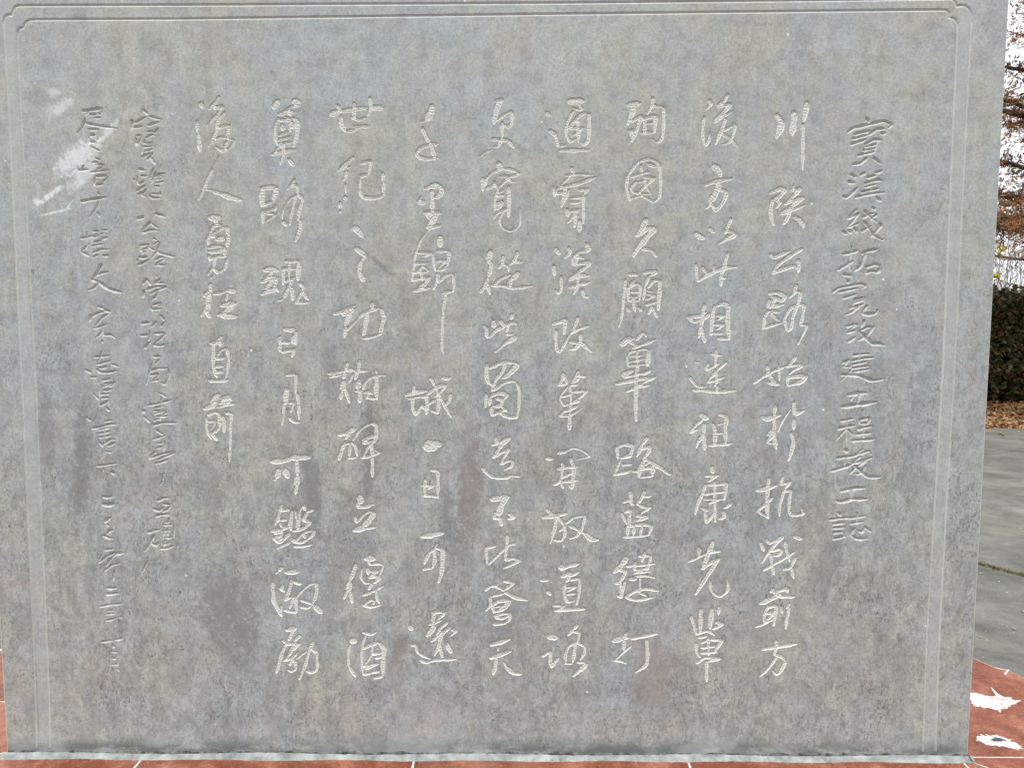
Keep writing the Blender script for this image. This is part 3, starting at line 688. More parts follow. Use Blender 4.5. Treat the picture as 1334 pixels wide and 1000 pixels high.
寬 610 205 26|48:320 60 340 120/28:180 280 190 220 250 160 350 120 450 125 530 165 480 190 330 200/34:150 220 150 340/36:200 320 250 300 280 260/24:270 250 300 320/26:380 190 440 240 490 260/24:430 210 380 250 310 320/26:310 330 280 430 280 540/24:310 370 370 340/36:420 310 425 450 420 610/28:310 400 370 390/32:290 490 360 460 300 540/30:390 540 300 580 270 630/20:370 560 330 620 330 680 370 740 440 765 500 740 540 680 540 530
從 615 300 28|48:190 220 170 300/36:170 320 200 350 170 480/40:160 500 130 600/28:90 640 120 590/30:160 560 185 660/38:325 270 310 340/26:280 390 310 350 370 370 380 420/34:470 230 450 290 400 350/32:450 320 520 330/30:240 555 300 500 400 460/44:480 440 420 500/28:400 500 400 580/30:210 570 330 575 430 600 530 590 620 580
此 610 380 30|26:165 350 200 390/30:190 390 195 460 230 470/36:230 460 300 390 370 370/44:260 300 270 360/34:340 300 370 350/34:370 350 450 320 500 330/28:455 230 450 280/26:420 330 400 420/26:400 440 470 440/46:490 470 420 510/34:420 510 350 560/22:350 570 280 625
蜀 610 455 26|38:190 160 190 260 210 340 260 370/32:230 190 300 150 400 130 510 140/48:510 160 440 240 370 290/32:380 150 360 220 270 330/30:270 180 310 150/34:310 270 270 350 250 430/28:270 420 370 350 450 325 500 340/28:510 350 530 430 525 600 505 700/34:500 700 430 705 330 665/26:185 460 180 600/36:240 480 330 450 400 470 370 520/30:230 500 220 580/34:300 510 350 520 340 580 250 590/30:240 600 250 680 320 650 390 630/28:360 600 400 640
道 610 545 30|40:290 200 300 250/28:250 270 320 250 390 210 440 195/44:430 200 350 260 320 320/36:310 330 260 400/30:270 400 330 360 420 320 370 400 340 460/28:340 470 410 440 460 440 450 490 380 530/32:150 515 190 560 240 600 290 615/34:290 615 380 615 440 595/20:440 595 540 600
不 615 620 30|56:215 235 300 225 370 215/56:340 240 300 310 280 400/30:240 380 225 440/26:230 440 310 430/32:290 440 310 515/36:390 390 440 420 380 440
比 615 690 22|24:145 170 155 340/28:150 185 250 165/26:170 355 250 280 320 210 400 150 450 145/34:365 60 360 200/24:355 200 345 300/30:350 310 420 295 490 310/28:490 320 410 360 330 395
登 615 690 26|28:140 625 190 580/24:190 590 270 565/30:340 530 430 550 380 590 330 630/26:250 590 300 610 320 630/24:200 690 340 660/36:350 650 450 700 570 730/30:190 690 190 780 145 835/36:210 780 280 740 390 730/44:390 740 330 810 250 850/34:210 790 230 860/22:250 800 330 790/30:240 890 330 870 390 870/30:250 910 320 920 380 890/34:390 870 390 930 350 960/32:230 980 350 970
天 610 770 36|40:240 555 330 530 430 495/16:310 570 310 620/40:230 690 330 660 440 620/36:290 700 280 780 260 860/22:370 730 400 790/44:400 790 460 840/30:460 850 555 860
# 6 B
千 520 130 34|60:340 70 330 130 290 180/24:330 195 225 230/34:245 295 270 360 320 450/36:220 500 320 470 400 460/34:220 500 180 560 220 600 300 615 395 605/38:330 450 350 520 370 590
里 520 225 30|30:265 160 330 145/50:330 135 420 130/44:430 140 440 190 410 240 360 260/36:340 190 345 290 345 400/44:200 300 260 310/24:220 250 210 290/34:270 415 330 405 440 420/50:300 430 350 470 400 420/46:380 460 340 510 290 565/34:300 570 360 565 425 545/18:330 575 290 615 240 680
錦 520 295 26|24:240 110 190 220 160 330 145 440 130 570/28:200 270 340 275 250 310/30:150 385 300 380/22:170 480 240 410 300 460 230 480/24:145 480 220 470/32:140 550 220 540 310 530/22:220 420 240 560/38:310 530 260 600 200 640/30:160 665 240 655 320 635/24:350 290 360 380 380 460/50:425 110 430 200/28:400 255 520 250/32:520 260 510 370/26:390 360 500 350/22:400 440 470 370 510 390 430 450/24:390 460 480 440/30:410 490 390 560 360 650/26:440 540 410 580/30:440 550 480 510 555 490/24:560 500 570 600 560 680/28:460 690 560 670/26:480 700 475 780/30:468 780 455 880/26:458 880 450 1010 445 1240 460 1320/20:390 480 400 570
城 515 480 28|26:190 170 190 260/42:115 270 200 245 320 230/26:140 310 220 295 330 290/32:180 310 180 400 210 465 240 440 270 370/34:320 270 330 370 325 470/38:280 390 330 420/32:340 260 400 210 470 175 530 165/26:530 170 470 240 410 290/28:370 95 420 190 470 300 520 390 580 500/24:340 370 420 320/34:440 260 450 340 445 460/26:440 460 370 430/34:575 270 560 330 510 380/30:495 90 540 105 575 90
一 515 480 60|95:340 800 400 800/60:310 810 360 830/50:400 770 470 790
日 520 560 28|28:335 415 400 420/30:400 420 405 520 400 690/28:270 510 265 600 270 680/26:240 575 360 575/22:360 575 300 610/30:260 680 330 680 400 700
可 520 660 32|46:240 305 330 290 450 270/24:250 310 350 315/22:390 380 370 420/34:380 430 310 480 270 560 265 590/36:360 440 370 540 350 630/28:255 650 290 635 340 640/40:400 430 450 450 450 560 440 680 410 780
還 515 760 30|44:150 440 170 470/26:170 640 210 640 230 710 290 750 360 780/30:265 795 320 820 400 795 500 790 640 785/32:390 300 460 295 520 300/38:400 320 390 390/28:510 310 440 370/30:410 400 380 450/48:400 450 330 540/30:540 400 460 470 430 520/34:470 500 380 600/36:560 460 480 530 450 640 410 740/28:590 480 630 490 580 540/26:545 610 540 680/40:550 640 580 710/34:460 640 490 760/28:360 420 480 380
# 7 B
世 425 110 32|54:60 305 130 285/40:150 280 250 265 420 240/34:120 220 150 280/40:150 330 160 400 190 480/28:215 490 290 475 350 450/34:300 440 450 435/36:290 200 290 340/30:270 340 340 370 420 340/34:455 140 465 250 430 320/44:480 240 590 245
紀 425 190 30|34:280 120 200 190 120 260/34:160 230 240 220/30:210 260 200 330 160 360/18:200 390 205 490/34:195 540 205 545/30:145 590 145 640/24:145 670 145 690/30:370 180 460 155/32:465 160 440 290/32:360 310 430 300/22:355 330 350 450/34:350 460 380 530 480 545 560 530 610 500/36:590 290 595 370/34:595 390 600 490
之 425 280 40|52:300 130 350 180 375 220/44:310 345 400 410/36:400 430 350 500 345 600/44:350 600 390 680
功 425 365 34|38:90 345 180 320 300 260/48:180 350 290 300/50:240 350 200 460/30:200 490 190 590/24:210 520 290 440 350 380/34:350 370 430 320 500 300 570 290/30:480 230 475 280/42:430 330 410 440 390 560/40:575 300 600 380 580 460 560 560/28:390 600 470 590 560 560
樹 425 450 26|30:25 290 100 280 190 260/26:40 325 160 300/30:220 180 200 240/32:190 250 260 235/26:210 260 290 250/30:190 280 180 340/60:180 380 170 450/34:160 480 150 555/30:200 460 240 590/24:280 290 240 380/36:345 160 335 250/34:300 265 420 260/30:320 280 300 350/44:340 360 330 440/28:310 470 370 470/42:350 490 350 580/26:385 450 400 390 450 340 530 310 620 310/18:520 250 525 290/40:525 330 520 440 525 550/26:400 490 450 470/24:460 470 420 530/26:420 540 520 555/22:440 490 480 500
碑 430 530 26|32:95 285 150 275/40:150 280 230 235 260 220/30:200 260 160 330/30:150 370 130 440/36:130 400 110 480 90 545/22:140 390 220 370/26:220 365 260 400 280 500/28:205 400 200 510/26:195 530 270 520/22:240 340 300 250 380 190 440 170/34:440 170 480 190 480 310/34:350 340 420 310 480 290/34:350 370 420 360/38:480 310 440 370/26:410 390 340 520/28:330 525 420 510 510 475/36:430 390 440 500/20:470 450 520 475/32:440 530 440 720
立 430 630 34|50:310 130 320 190/34:290 200 300 240 370 235 450 210/26:260 340 270 395/24:280 400 340 330 400 290 440 290/56:450 310 400 380 350 430/46:250 480 340 450/28:290 490 380 460 470 450
傳 430 705 26|38:265 240 230 340 190 430/50:200 430 190 510/28:170 520 145 595/36:210 530 230 630/46:370 175 460 175/24:410 140 405 240/22:330 280 320 370 360 430 430 430/24:420 240 500 230 550 250 510 350/34:390 280 400 340/30:430 310 490 310 420 350/30:410 370 510 360/34:510 380 460 430/30:430 440 400 500/28:345 555 420 530 550 460/28:480 520 490 590 510 640/26:345 660 420 610 460 620 450 650/26:350 665 430 680 520 660
酒 430 790 26|56:230 350 255 350/24:210 390 190 450 190 560 200 640/34:210 640 260 720/30:350 265 420 285 480 265/26:370 300 340 370 330 460 330 560 340 690/38:350 430 430 390 500 370/42:520 380 560 440 550 560 550 680 530 730/24:440 390 430 500 370 590/34:450 490 530 480/36:480 530 530 520/26:350 620 430 600 500 590/30:380 640 500 590/30:350 700 430 690/30:440 680 510 670/26:460 740 540 725
# 8 B
奠 330 115 26|56:250 140 210 200/54:430 130 480 160/26:480 180 400 190 320 230/36:270 270 340 250 430 245/26:370 220 380 280/26:260 310 225 400 225 500 250 590/34:280 330 380 330 340 300/30:300 380 310 440/50:390 370 420 390/42:420 310 460 360 450 480 420 600/30:270 490 370 450/24:380 400 380 450/32:270 540 390 500/30:260 580 400 560/26:280 600 220 660/36:200 685 330 655 440 640/34:310 590 310 700/30:310 700 280 790/40:370 740 420 800
路 330 220 28|40:80 200 160 190 250 190/48:90 220 90 380/46:240 200 210 330/34:110 370 200 340/26:120 440 230 410/22:120 460 230 470/24:230 480 120 550/30:95 440 100 560/26:235 380 225 430/26:430 110 360 210/28:380 180 450 170 460 260/20:450 270 380 310 310 420 300 520/32:310 550 350 590/28:440 270 410 400 390 500 380 580/32:470 270 510 310 480 420 470 530/36:490 540 480 640 440 750
魂 330 315 28|46:120 290 190 280 260 295/32:190 320 110 390/38:90 410 180 380 260 370/40:200 400 130 480/34:240 400 220 460 260 510/40:90 540 160 510 250 490/30:340 200 410 200 480 195/26:375 210 370 380/44:470 220 465 390/30:310 270 310 440/26:320 280 440 280/28:330 410 430 370/34:400 400 360 490/40:360 490 320 570/24:310 590 260 610/34:400 480 410 600/36:490 430 520 480 490 530/30:490 540 450 620/30:450 630 580 630/34:520 530 570 600
日 335 400 32|40:285 225 340 235 390 225/36:400 260 400 380/40:375 300 375 370/34:235 310 235 450/34:265 365 340 365/34:265 460 380 440/38:365 500 385 430
月 335 475 26|28:310 105 390 95/26:400 100 400 290/44:290 255 320 260/50:300 270 295 400/26:275 400 275 520/20:270 520 260 620/26:330 395 390 395/30:415 300 430 400 435 560/22:375 400 350 490/28:335 550 380 590 440 600
可 335 580 34|46:150 165 270 160 360 130/50:360 125 540 120/48:220 250 210 330/50:290 250 320 330/26:200 340 180 360/36:410 160 420 300/44:415 300 410 420/28:410 420 400 500
鑑 340 640 24|28:210 140 180 240 150 340/34:190 190 290 190/40:180 250 170 310/24:190 300 270 290/22:200 320 210 360 280 370/30:110 410 170 400 280 375/34:150 430 220 410/28:130 480 200 460/34:210 410 200 500/34:290 440 200 520 130 495/28:290 530 170 590/38:320 210 305 320 310 400/20:355 190 370 290/38:380 300 380 380/22:400 350 400 210 445 140/28:445 140 460 190/28:540 190 470 210/34:480 220 440 290 510 310/34:510 320 440 380 330 410/24:320 490 370 500 440 430 540 400/34:550 410 540 450 490 490/28:440 440 460 480/34:330 510 400 530 480 500/28:350 570 430 570 530 550
激 340 715 30|40:210 190 190 220/22:175 230 155 250/44:260 240 320 235 380 235/36:120 350 120 440/40:125 440 130 530 170 610 210 690/22:210 580 210 660/30:225 380 210 410 240 440/34:315 330 290 430 250 530/38:350 340 415 360/24:250 530 310 500 360 510/28:330 510 300 610/30:250 635 320 650 370 655/32:360 520 370 640/24:360 510 430 430 500 370 560 355/34:575 360 580 430 540 560/24:415 530 480 550 540 575/24:410 600 480 610 530 580/46:560 590 630 660
勵 340 790 28|44:270 240 360 220/36:330 240 290 340/34:400 300 350 350/26:225 350 270 380/36:270 385 400 385/36:250 400 210 500 160 680/26:330 400 280 510 240 560/24:260 530 320 470/24:260 560 330 520 390 470/26:400 380 320 460/28:300 600 340 520/28:350 560 360 640 320 670 280 660/20:370 540 420 500 480 460/40:540 370 500 450/32:500 460 470 560 440 650 400 750/28:540 450 580 480 580 600/32:590 580 580 650 530 680 470 670
# 9 B
後 240 115 32|44:170 155 190 190/26:130 340 140 470/38:145 480 165 650/36:360 90 330 140 265 215/36:320 205 405 185/34:400 190 350 270 240 385/36:420 255 350 340 330 450 260 600/32:370 410 450 380/36:460 390 450 500/26:330 530 400 510 520 540/30:520 550 480 620 400 650 330 610/26:440 550 420 630
人 245 200 34|18:320 25 260 150/36:250 170 190 290/40:190 290 160 390/30:150 400 110 480/20:190 375 260 385/38:270 395 350 420/46:350 420 440 455 550 480
勇 245 270 26|50:230 105 340 105/36:280 130 300 170/26:260 190 360 180/30:260 200 215 300 210 380/30:240 300 320 230 400 200/34:410 210 415 290/40:420 290 410 400/24:220 310 290 300/44:300 330 370 320/30:220 420 290 400 370 410/34:220 460 300 460 370 430/36:380 430 380 500/28:220 500 230 550/28:240 540 290 510 400 510/30:280 530 260 620 210 695/32:270 640 310 680 370 640/34:380 640 405 530/20:245 720 240 745
往 245 345 28|34:230 200 230 270/44:230 270 170 320/50:220 320 200 420/50:210 420 180 480/34:170 480 140 530/40:190 490 225 540/28:270 300 340 290 400 270/42:400 260 490 270/20:405 290 400 370/44:350 420 490 390/46:490 400 410 460 340 510/36:320 520 400 510/44:350 530 510 535
直 245 430 28|40:340 70 300 120/36:240 130 360 130/38:330 130 340 150/36:265 150 260 260 260 380/30:270 390 280 450 300 490/24:310 260 340 210 390 185/28:400 190 420 280 410 400 390 490/32:290 290 380 290/30:290 375 370 370/30:300 430 360 435/34:230 525 320 525 420 515
前 245 500 28|46:310 110 240 190/44:350 150 440 130/44:440 160 330 200/42:170 255 260 220 300 190/22:300 240 400 220/34:390 210 480 205/24:190 340 190 440 210 520 240 570/30:210 320 280 290 320 320 320 420 290 500/24:210 390 280 390 240 470/26:240 510 330 460/40:250 520 300 580/36:360 340 375 410/30:375 420 375 500/24:330 440 350 400/30:400 300 440 300/34:450 310 445 400/28:440 400 440 560 430 800
# 10 V
寶 155 130 24|28:255 110 300 150/26:165 240 280 180/26:320 175 450 210/26:300 270 440 225/28:155 290 240 275/36:135 220 130 310/24:180 380 230 370/20:230 380 185 480/20:175 400 180 470/24:300 335 360 330/24:410 300 355 355/24:280 400 340 365 380 375/22:270 420 260 450 350 455/26:260 490 345 480/24:275 540 345 510/26:240 600 330 550/26:345 560 290 630/28:330 600 375 670/16:235 480 240 560
雞 155 200 24|30:205 165 265 175/24:230 235 295 235/26:160 270 150 275/18:190 240 190 320/26:205 320 265 290/24:185 390 280 325/22:200 430 240 400/24:280 380 235 430 280 450/24:320 260 360 150/24:330 280 390 185/22:330 310 370 250/24:365 250 420 215 490 210/22:390 270 430 230 450 250 400 280/22:380 310 470 290/24:380 340 425 345/26:320 440 340 460 425 465/22:340 420 420 425/22:430 400 430 440
公 155 200 30|40:195 680 255 660/28:380 630 430 640 485 660/28:325 715 245 800/28:245 820 320 800 405 800/22:325 720 400 780
路 160 280 26|175 320 265 305/20:180 330 190 380/24:270 310 240 370/22:195 395 250 380/22:200 380 240 340/26:180 430 170 450/22:160 465 145 480/26:190 450 250 435/28:165 520 270 470/24:320 245 350 265/22:320 310 360 280 380 290/26:380 290 350 380 310 440/22:270 340 330 370/28:350 380 430 410 540 435/24:340 470 390 440 440 445/22:440 450 350 510/24:340 520 440 520
管 160 350 26|26:245 105 210 160/26:250 110 290 170/22:350 65 355 90/26:385 110 320 160/24:340 150 430 150/28:215 230 210 300/26:250 220 330 190 450 185/26:450 190 370 220 290 260/24:370 240 340 290 300 330/24:310 380 390 355/22:400 360 370 400/24:320 425 400 415/22:290 400 310 440/22:310 300 350 310
治 160 350 26|30:200 570 280 560/30:190 695 260 690/24:300 605 350 550/24:390 485 430 540/22:440 550 395 605/28:230 825 290 750/20:280 650 270 760/26:330 675 440 670/26:440 675 390 730 330 780/26:320 795 380 800 440 790
局 165 430 26|285 275 355 275/22:355 285 300 355/22:260 350 230 450 210 560/26:240 430 320 400 430 400/26:430 410 435 480 400 560 360 545/24:250 470 330 455/20:330 460 290 510/24:270 530 330 520
建 165 430 24|340 655 410 695/215 785 320 765 480 725/22:290 815 380 790/22:360 695 350 940/24:280 840 400 840/24:290 870 380 850/24:310 900 430 895/22:290 940 350 915/24:410 855 370 880/30:175 840 180 850/26:180 900 240 960/26:280 990 370 965 520 965
立 170 510 24|260 400 340 450/240 495 360 460/22:280 540 335 535/22:275 590 330 575/20:350 520 350 620/20:270 630 240 640 190 690/26:200 695 330 650 450 625/26:450 640 350 680 290 710/24:260 750 330 730 400 705/16:345 850 335 930/16:335 930 310 970
立 170 625 30|285 215 340 190 400 190/28:240 300 290 320 340 290/26:410 270 380 310 330 330/24:330 250 420 260/32:265 375 330 360 400 360
碑 170 625 26|24:400 400 390 440 360 440/30:185 545 250 525 300 520/30:240 580 200 660 150 740/26:220 660 270 680 300 640/24:345 470 440 465/20:450 470 450 600/22:330 530 420 530/20:350 500 345 590/22:340 605 430 600/20:390 480 385 600/22:360 620 350 690/24:310 715 380 710 450 685/22:370 670 410 650/20:180 840 125 960
# 11 V
屠 85 125 26|34:185 160 280 145 385 130/26:215 190 240 160/22:390 140 360 190 340 180/24:300 230 370 225/26:260 200 320 190/26:205 240 180 320 125 385/28:215 285 300 305 400 320 530 340/24:240 350 340 350/28:250 415 310 405/28:250 480 315 480/24:280 535 350 575/16:250 360 245 500/16:345 350 335 490
培 85 125 26|24:320 655 360 670/26:285 695 345 690/24:310 720 400 715/24:395 725 330 770/26:270 795 350 785 450 775/24:190 730 160 780/28:145 775 240 765/26:320 840 430 835/22:310 850 300 930/20:440 850 390 900/26:310 930 400 920
才 85 210 32|165 420 270 400 430 375/26:345 330 350 350/26:345 400 330 470 255 580/20:340 540 360 580
撰 85 285 24|26:165 205 230 190 290 180/22:225 140 220 320/24:290 130 345 130/22:375 120 440 120/20:330 150 300 190 350 170/20:400 145 370 165/24:380 210 440 195/22:310 240 380 225/22:300 245 340 250/24:285 285 330 270 400 265/22:240 265 175 330/26:175 345 250 390/24:290 355 370 320 460 320/24:290 400 340 375/26:390 385 450 385
文 85 285 34|375 480 330 560 280 630/24:330 590 380 565 455 555/36:280 635 340 655 450 730 580 765/26:340 660 310 710 240 745
宋 90 375 30|26:300 195 360 215/26:230 300 300 260 380 245/36:370 230 430 250/26:410 270 330 320 270 400/24:255 420 320 405 400 375/28:225 280 215 350/22:340 400 330 470 270 525/20:345 370 350 520/26:360 490 430 490 480 525/20:345 550 350 565
志 90 375 24|26:260 720 340 715 420 705/18:340 660 300 780/26:290 795 350 780 430 760/24:440 795 510 815/26:320 835 400 820/28:290 850 330 880 410 880 490 865/26:170 855 225 880/24:225 930 290 930
賢 95 460 24|24:310 285 390 265/24:330 320 430 310/22:440 300 380 350/22:310 350 390 325/24:320 390 400 375/24:285 430 370 420/24:300 470 370 460/22:400 375 330 400/26:280 545 330 520 370 490/26:350 570 380 600/20:215 420 260 480/16:270 290 270 540/16:370 460 375 540
書 95 460 22|30:205 780 280 770 390 740 460 745/24:330 710 410 700/20:140 670 180 700/22:265 800 390 770/22:270 840 390 815/22:280 880 400 855/24:310 950 390 900 440 900/26:370 965 440 930/26:280 930 310 970/14:330 700 330 950
于 95 560 28|22:340 225 400 230/26:250 375 340 365 455 345/30:400 440 430 455/16:320 390 315 430
二 95 560 40|30:315 695 360 700 410 690/42:310 775 360 780 430 770
〇 95 660 32|335 155 360 130 400 110/26:350 180 370 200
六 95 660 28|24:340 290 380 250 430 240/30:320 300 360 320 420 335/20:380 245 390 270
年 95 660 26|26:340 450 420 435/26:270 580 350 520 430 485 500 465/26:520 480 440 500 380 560 345 620/26:335 660 400 610 490 590/18:430 670 420 770/16:300 500 270 560
二 95 660 30|30:360 845 410 850 460 840/32:355 910 410 905 475 900
年 100 760 22|24:245 240 340 220 480 210/22:320 285 380 275/22:310 320 390 310/24:305 385 370 370 420 350/18:440 350 480 345/16:360 270 350 310/16:410 350 395 450
十 100 760 28|30:270 605 370 590/28:400 585 480 570/24:375 640 385 665
月 100 760 20|22:360 712 425 710/20:370 780 405 780/20:360 845 420 840/22:410 890 440 905/14:350 720 350 860 320 940/14:425 712 425 880
"""

# ------------------------------------------------------------------ the stele
stele = empty('inscribed_stele', (0, DIST, BASE_Z), 'tall grey stone stele carved with twelve columns of Chinese calligraphy inside a double line frame', 'stele')
ZO = EYE-BASE_Z                  # eye level in the stele's own height
nx = int(round((FX1-FX0)/CELL)); nz = int(round((FZ1-FZ0)/CELL))
depth = np.zeros((nz+1, nx+1), dtype=np.float32)
owner = np.full((nz+1, nx+1), -1, dtype=np.int16)
rs = np.random.RandomState(11)


def smooth(P, k=5, tension=.32):
    P = np.array(P, dtype=float)
    if len(P) < 3: return np.array([P[0]+(P[1]-P[0])*t for t in np.linspace(0, 1, 5)])
    T = np.zeros_like(P); T[1:-1] = (P[2:]-P[:-2])*tension
    T[0] = (P[1]-P[0])*tension; T[-1] = (P[-1]-P[-2])*tension
    out = []
    for i in range(len(P)-1):
        for t in np.arange(k)/k:
            h00 = 2*t**3-3*t**2+1; h10 = t**3-2*t**2+t; h01 = -2*t**3+3*t**2; h11 = t**3-t**2
            out.append(h00*P[i]+h10*T[i]+h01*P[i+1]+h11*T[i+1])
    out.append(P[-1]); return np.array(out)


def ripple_noise(shape, cells, seed):
    r_ = np.random.RandomState(seed); h, w = shape
    g = r_.rand(h//cells+3, w//cells+3)
    yy = np.arange(h)/cells; xx = np.arange(w)/cells
    y0 = yy.astype(int); x0 = xx.astype(int); fy = (yy-y0)[:, None]; fx = (xx-x0)[None, :]
    a = g[y0][:, x0]; b = g[y0][:, x0+1]; c_ = g[y0+1][:, x0]; d = g[y0+1][:, x0+1]
    return (a*(1-fx)+b*fx)*(1-fy)+(c_*(1-fx)+d*fx)*fy


NZ = ripple_noise(depth.shape, 3, 5).astype(np.float32)
NZ2 = ripple_noise(depth.shape, 8, 9).astype(np.float32)


def carve(pts, wid, style, oid, taper=True):
    """cut one stroke (points in metres) into the height field"""
    P = smooth(pts); hw = wid/2
    seg = np.linalg.norm(np.diff(P, axis=0), axis=1); S = np.concatenate([[0], np.cumsum(seg)]); L = max(S[-1], 1e-6)
    pad = hw+2*CELL
    i0 = max(0, int((P[:, 0].min()-pad-FX0)/CELL)); i1 = min(nx, int((P[:, 0].max()+pad-FX0)/CELL)+1)
    j0 = max(0, int((P[:, 1].min()-pad-FZ0)/CELL)); j1 = min(nz, int((P[:, 1].max()+pad-FZ0)/CELL)+1)
    if i1 <= i0 or j1 <= j0: return
    X = (FX0+np.arange(i0, i1)*CELL)[None, :]; Z = (FZ0+np.arange(j0, j1)*CELL)[:, None]
    best = np.full((j1-j0, i1-i0), 1e9); ss = np.zeros_like(best); 
    for k in range(len(P)-1):
        a, b = P[k], P[k+1]; d = b-a; dl = d@d+1e-12
        t = np.clip(((X-a[0])*d[0]+(Z-a[1])*d[1])/dl, 0, 1)
        dist = np.hypot(X-a[0]-t*d[0], Z-a[1]-t*d[1])
        sv = S[k]+t*seg[k]
        if taper:
            f = sv/L
            wloc = hw*np.minimum(1.0, .80+f*2.0)*np.minimum(1.0, .55+(1-f)*1.9)*(.88+.24*np.sin(sv/.013+hw*900)**2)
        else: wloc = hw
        e = dist-wloc
        m = e < best
        best = np.where(m, e, best); ss = np.where(m, sv, ss)
    nz_ = NZ[j0:j1, i0:i1]; n2 = NZ2[j0:j1, i0:i1]
    e = -best+(nz_-.5)*.0011*(1 if style != 'F' else .5)
    if style == 'V':
        dep = np.minimum(e*1.28, .0058)
    elif style == 'F':
        dep = np.minimum(e*.9, .0034)
    else:
        edge = .0017
        rip = .5+.5*np.sin(ss*6.283/.0070+n2*8.0)
        D = .0044
        dep = np.minimum(e/edge, 1)*D
        inner = np.clip((e-edge)/.002, 0, 1)
        dep = dep*(1-inner*(.30+.42*rip*(.25+.75*n2)))
    dep = np.where(e > 0, dep, 0).astype(np.float32)
    cur = depth[j0:j1, i0:i1]; ow = owner[j0:j1, i0:i1]
    up = dep > cur
    cur[up] = dep[up]; ow[up] = oid


PX = DIST/FOC                    # size of one photograph pixel on the stone
names = []; col = None
for line in INSCRIPTION.strip().split('\n'):
    if line[0] == '#':
        col = line.split(); continue
    ch, ox_, oy_, rest = line.split(' ', 3)
    w0, body = rest.split('|')
    for st in body.split('/'):
        w = float(w0)
        if ':' in st: a_, st = st.split(':'); w = float(a_)
        v = [float(t) for t in st.split()]
        pts = [plane(float(ox_)+v[k]/8, float(oy_)+v[k+1]/8) for k in range(0, len(v)-1, 2)]
        carve(pts, (w/8*1.24+(.5 if col[2] == 'V' and w < 22 else 0))*PX, col[2], len(names))
    names.append(('carved_character', ch, col[2]))

# the double frame line
frames = [
    [(47.5, 1010), (47, 950), (43, 820), (28, 500), (17, 270), (11.7, 155), (5.0, 36), (4.2, 29), (6, 23), (9, 20.3), (12, 19.3), (14.5, 20.3), (15.5, 18), (17, 13), (20, 9), (25, 7.7), (240, 7.0), (700, 4.5), (1100, 0.5), (1236, -1.5), (1241, -1), (1243.5, 1.5), (1245, 5), (1247, 8.5), (1252, 7.2), (1258, 8), (1263, 12), (1265.5, 18), (1265.5, 28), (1258.8, 158), (1244, 470), (1224, 820), (1218.8, 985), (1218.5, 1010)],
    [(64.5, 1010), (63.5, 905), (60, 820), (46, 500), (34, 270), (27, 150), (23.4, 72), (22.5, 50), (23, 42), (26, 37), (30, 36.5), (31, 33), (34, 29), (39, 26.5), (45, 26), (240, 25), (700, 19), (1100, 14.5), (1228, 13.2), (1234, 14), (1236.5, 17), (1237, 23), (1240, 23.5), (1245, 26), (1247.5, 31), (1247.5, 40), (1242, 158), (1229, 470), (1208, 820), (1202, 985), (1201, 1010)]]
for f_ in frames:
    P = [plane(*p) for p in f_]
    for k in range(0, len(P)-1):
        a, b = P[k], P[k+1]
        up = abs(b[1]-a[1]) < abs(b[0]-a[0])*.6
        carve([a, b], 4.2*PX if up or abs(a[0]-b[0])+abs(a[1]-b[1]) < .12 else 3.6*PX, 'F', len(names), False)
    names.append(('frame_line', '', 'F'))

# meshes: flat stone between the cuts stays with the slab, every cut cell goes to its character
cellmax = np.maximum(np.maximum(depth[:-1, :-1], depth[1:, :-1]), np.maximum(depth[:-1, 1:], depth[1:, 1:]))
cut = cellmax > 0
# owner of a cell: the deepest of its corners
stack_d = np.stack([depth[:-1, :-1], depth[1:, :-1], depth[:-1, 1:], depth[1:, 1:]])
stack_o = np.stack([owner[:-1, :-1], owner[1:, :-1], owner[:-1, 1:], owner[1:, 1:]])
cown = np.take_along_axis(stack_o, stack_d.argmax(0)[None], 0)[0]
cown[~cut] = -1
jj, ii = np.nonzero(cut)
oo = cown[jj, ii]
order = np.argsort(oo, kind='stable'); jj, ii, oo = jj[order], ii[order], oo[order]
bounds = np.searchsorted(oo, np.arange(len(names)+1))
for k, (nm, ch, sty) in enumerate(names):
    j, i = jj[bounds[k]:bounds[k+1]], ii[bounds[k]:bounds[k+1]]
    if not len(j): continue
    cid = np.stack([j*(nx+1)+i, j*(nx+1)+i+1, (j+1)*(nx+1)+i+1, (j+1)*(nx+1)+i], 1)
    u, inv = np.unique(cid.ravel(), return_inverse=True)
    vj, vi = u//(nx+1), u % (nx+1)
    V = np.stack([FX0+vi*CELL, depth[vj, vi], FZ0+vj*CELL+ZO], 1)
    o = obj(nm, quads(nm, V, inv.reshape(-1, 4)), STONE, stele)
    o['fresh_cut'] = {'B': 1.0, 'V': 0.46, 'F': 0.46}[sty]
    if ch: o['label'] = 'carved character '+ch

# runs of uncut cells, merged downwards where they repeat
open_, rects = {}, []
for j in range(nz+1):
    runs = set()
    if j < nz:
        row = ~cut[j]
        d = np.diff(np.concatenate([[0], row.astype(np.int8), [0]]))
        runs = set(zip(np.nonzero(d == 1)[0].tolist(), np.nonzero(d == -1)[0].tolist()))
    for key in list(open_):
        if key not in runs: rects.append((key[0], key[1], open_.pop(key), j))
    for key in runs:
        open_.setdefault(key, j)
rc = np.array(rects); m = len(rc)
gx0, gx1, gz0, gz1 = FX0+rc[:, 0]*CELL, FX0+rc[:, 1]*CELL, FZ0+rc[:, 2]*CELL+ZO, FZ0+rc[:, 3]*CELL+ZO
zz = np.zeros(m)
V = np.stack([np.stack([gx0, zz, gz0], 1), np.stack([gx1, zz, gz0], 1), np.stack([gx1, zz, gz1], 1), np.stack([gx0, zz, gz1], 1)], 1).reshape(-1, 3)
F = np.arange(m*4).reshape(-1, 4)
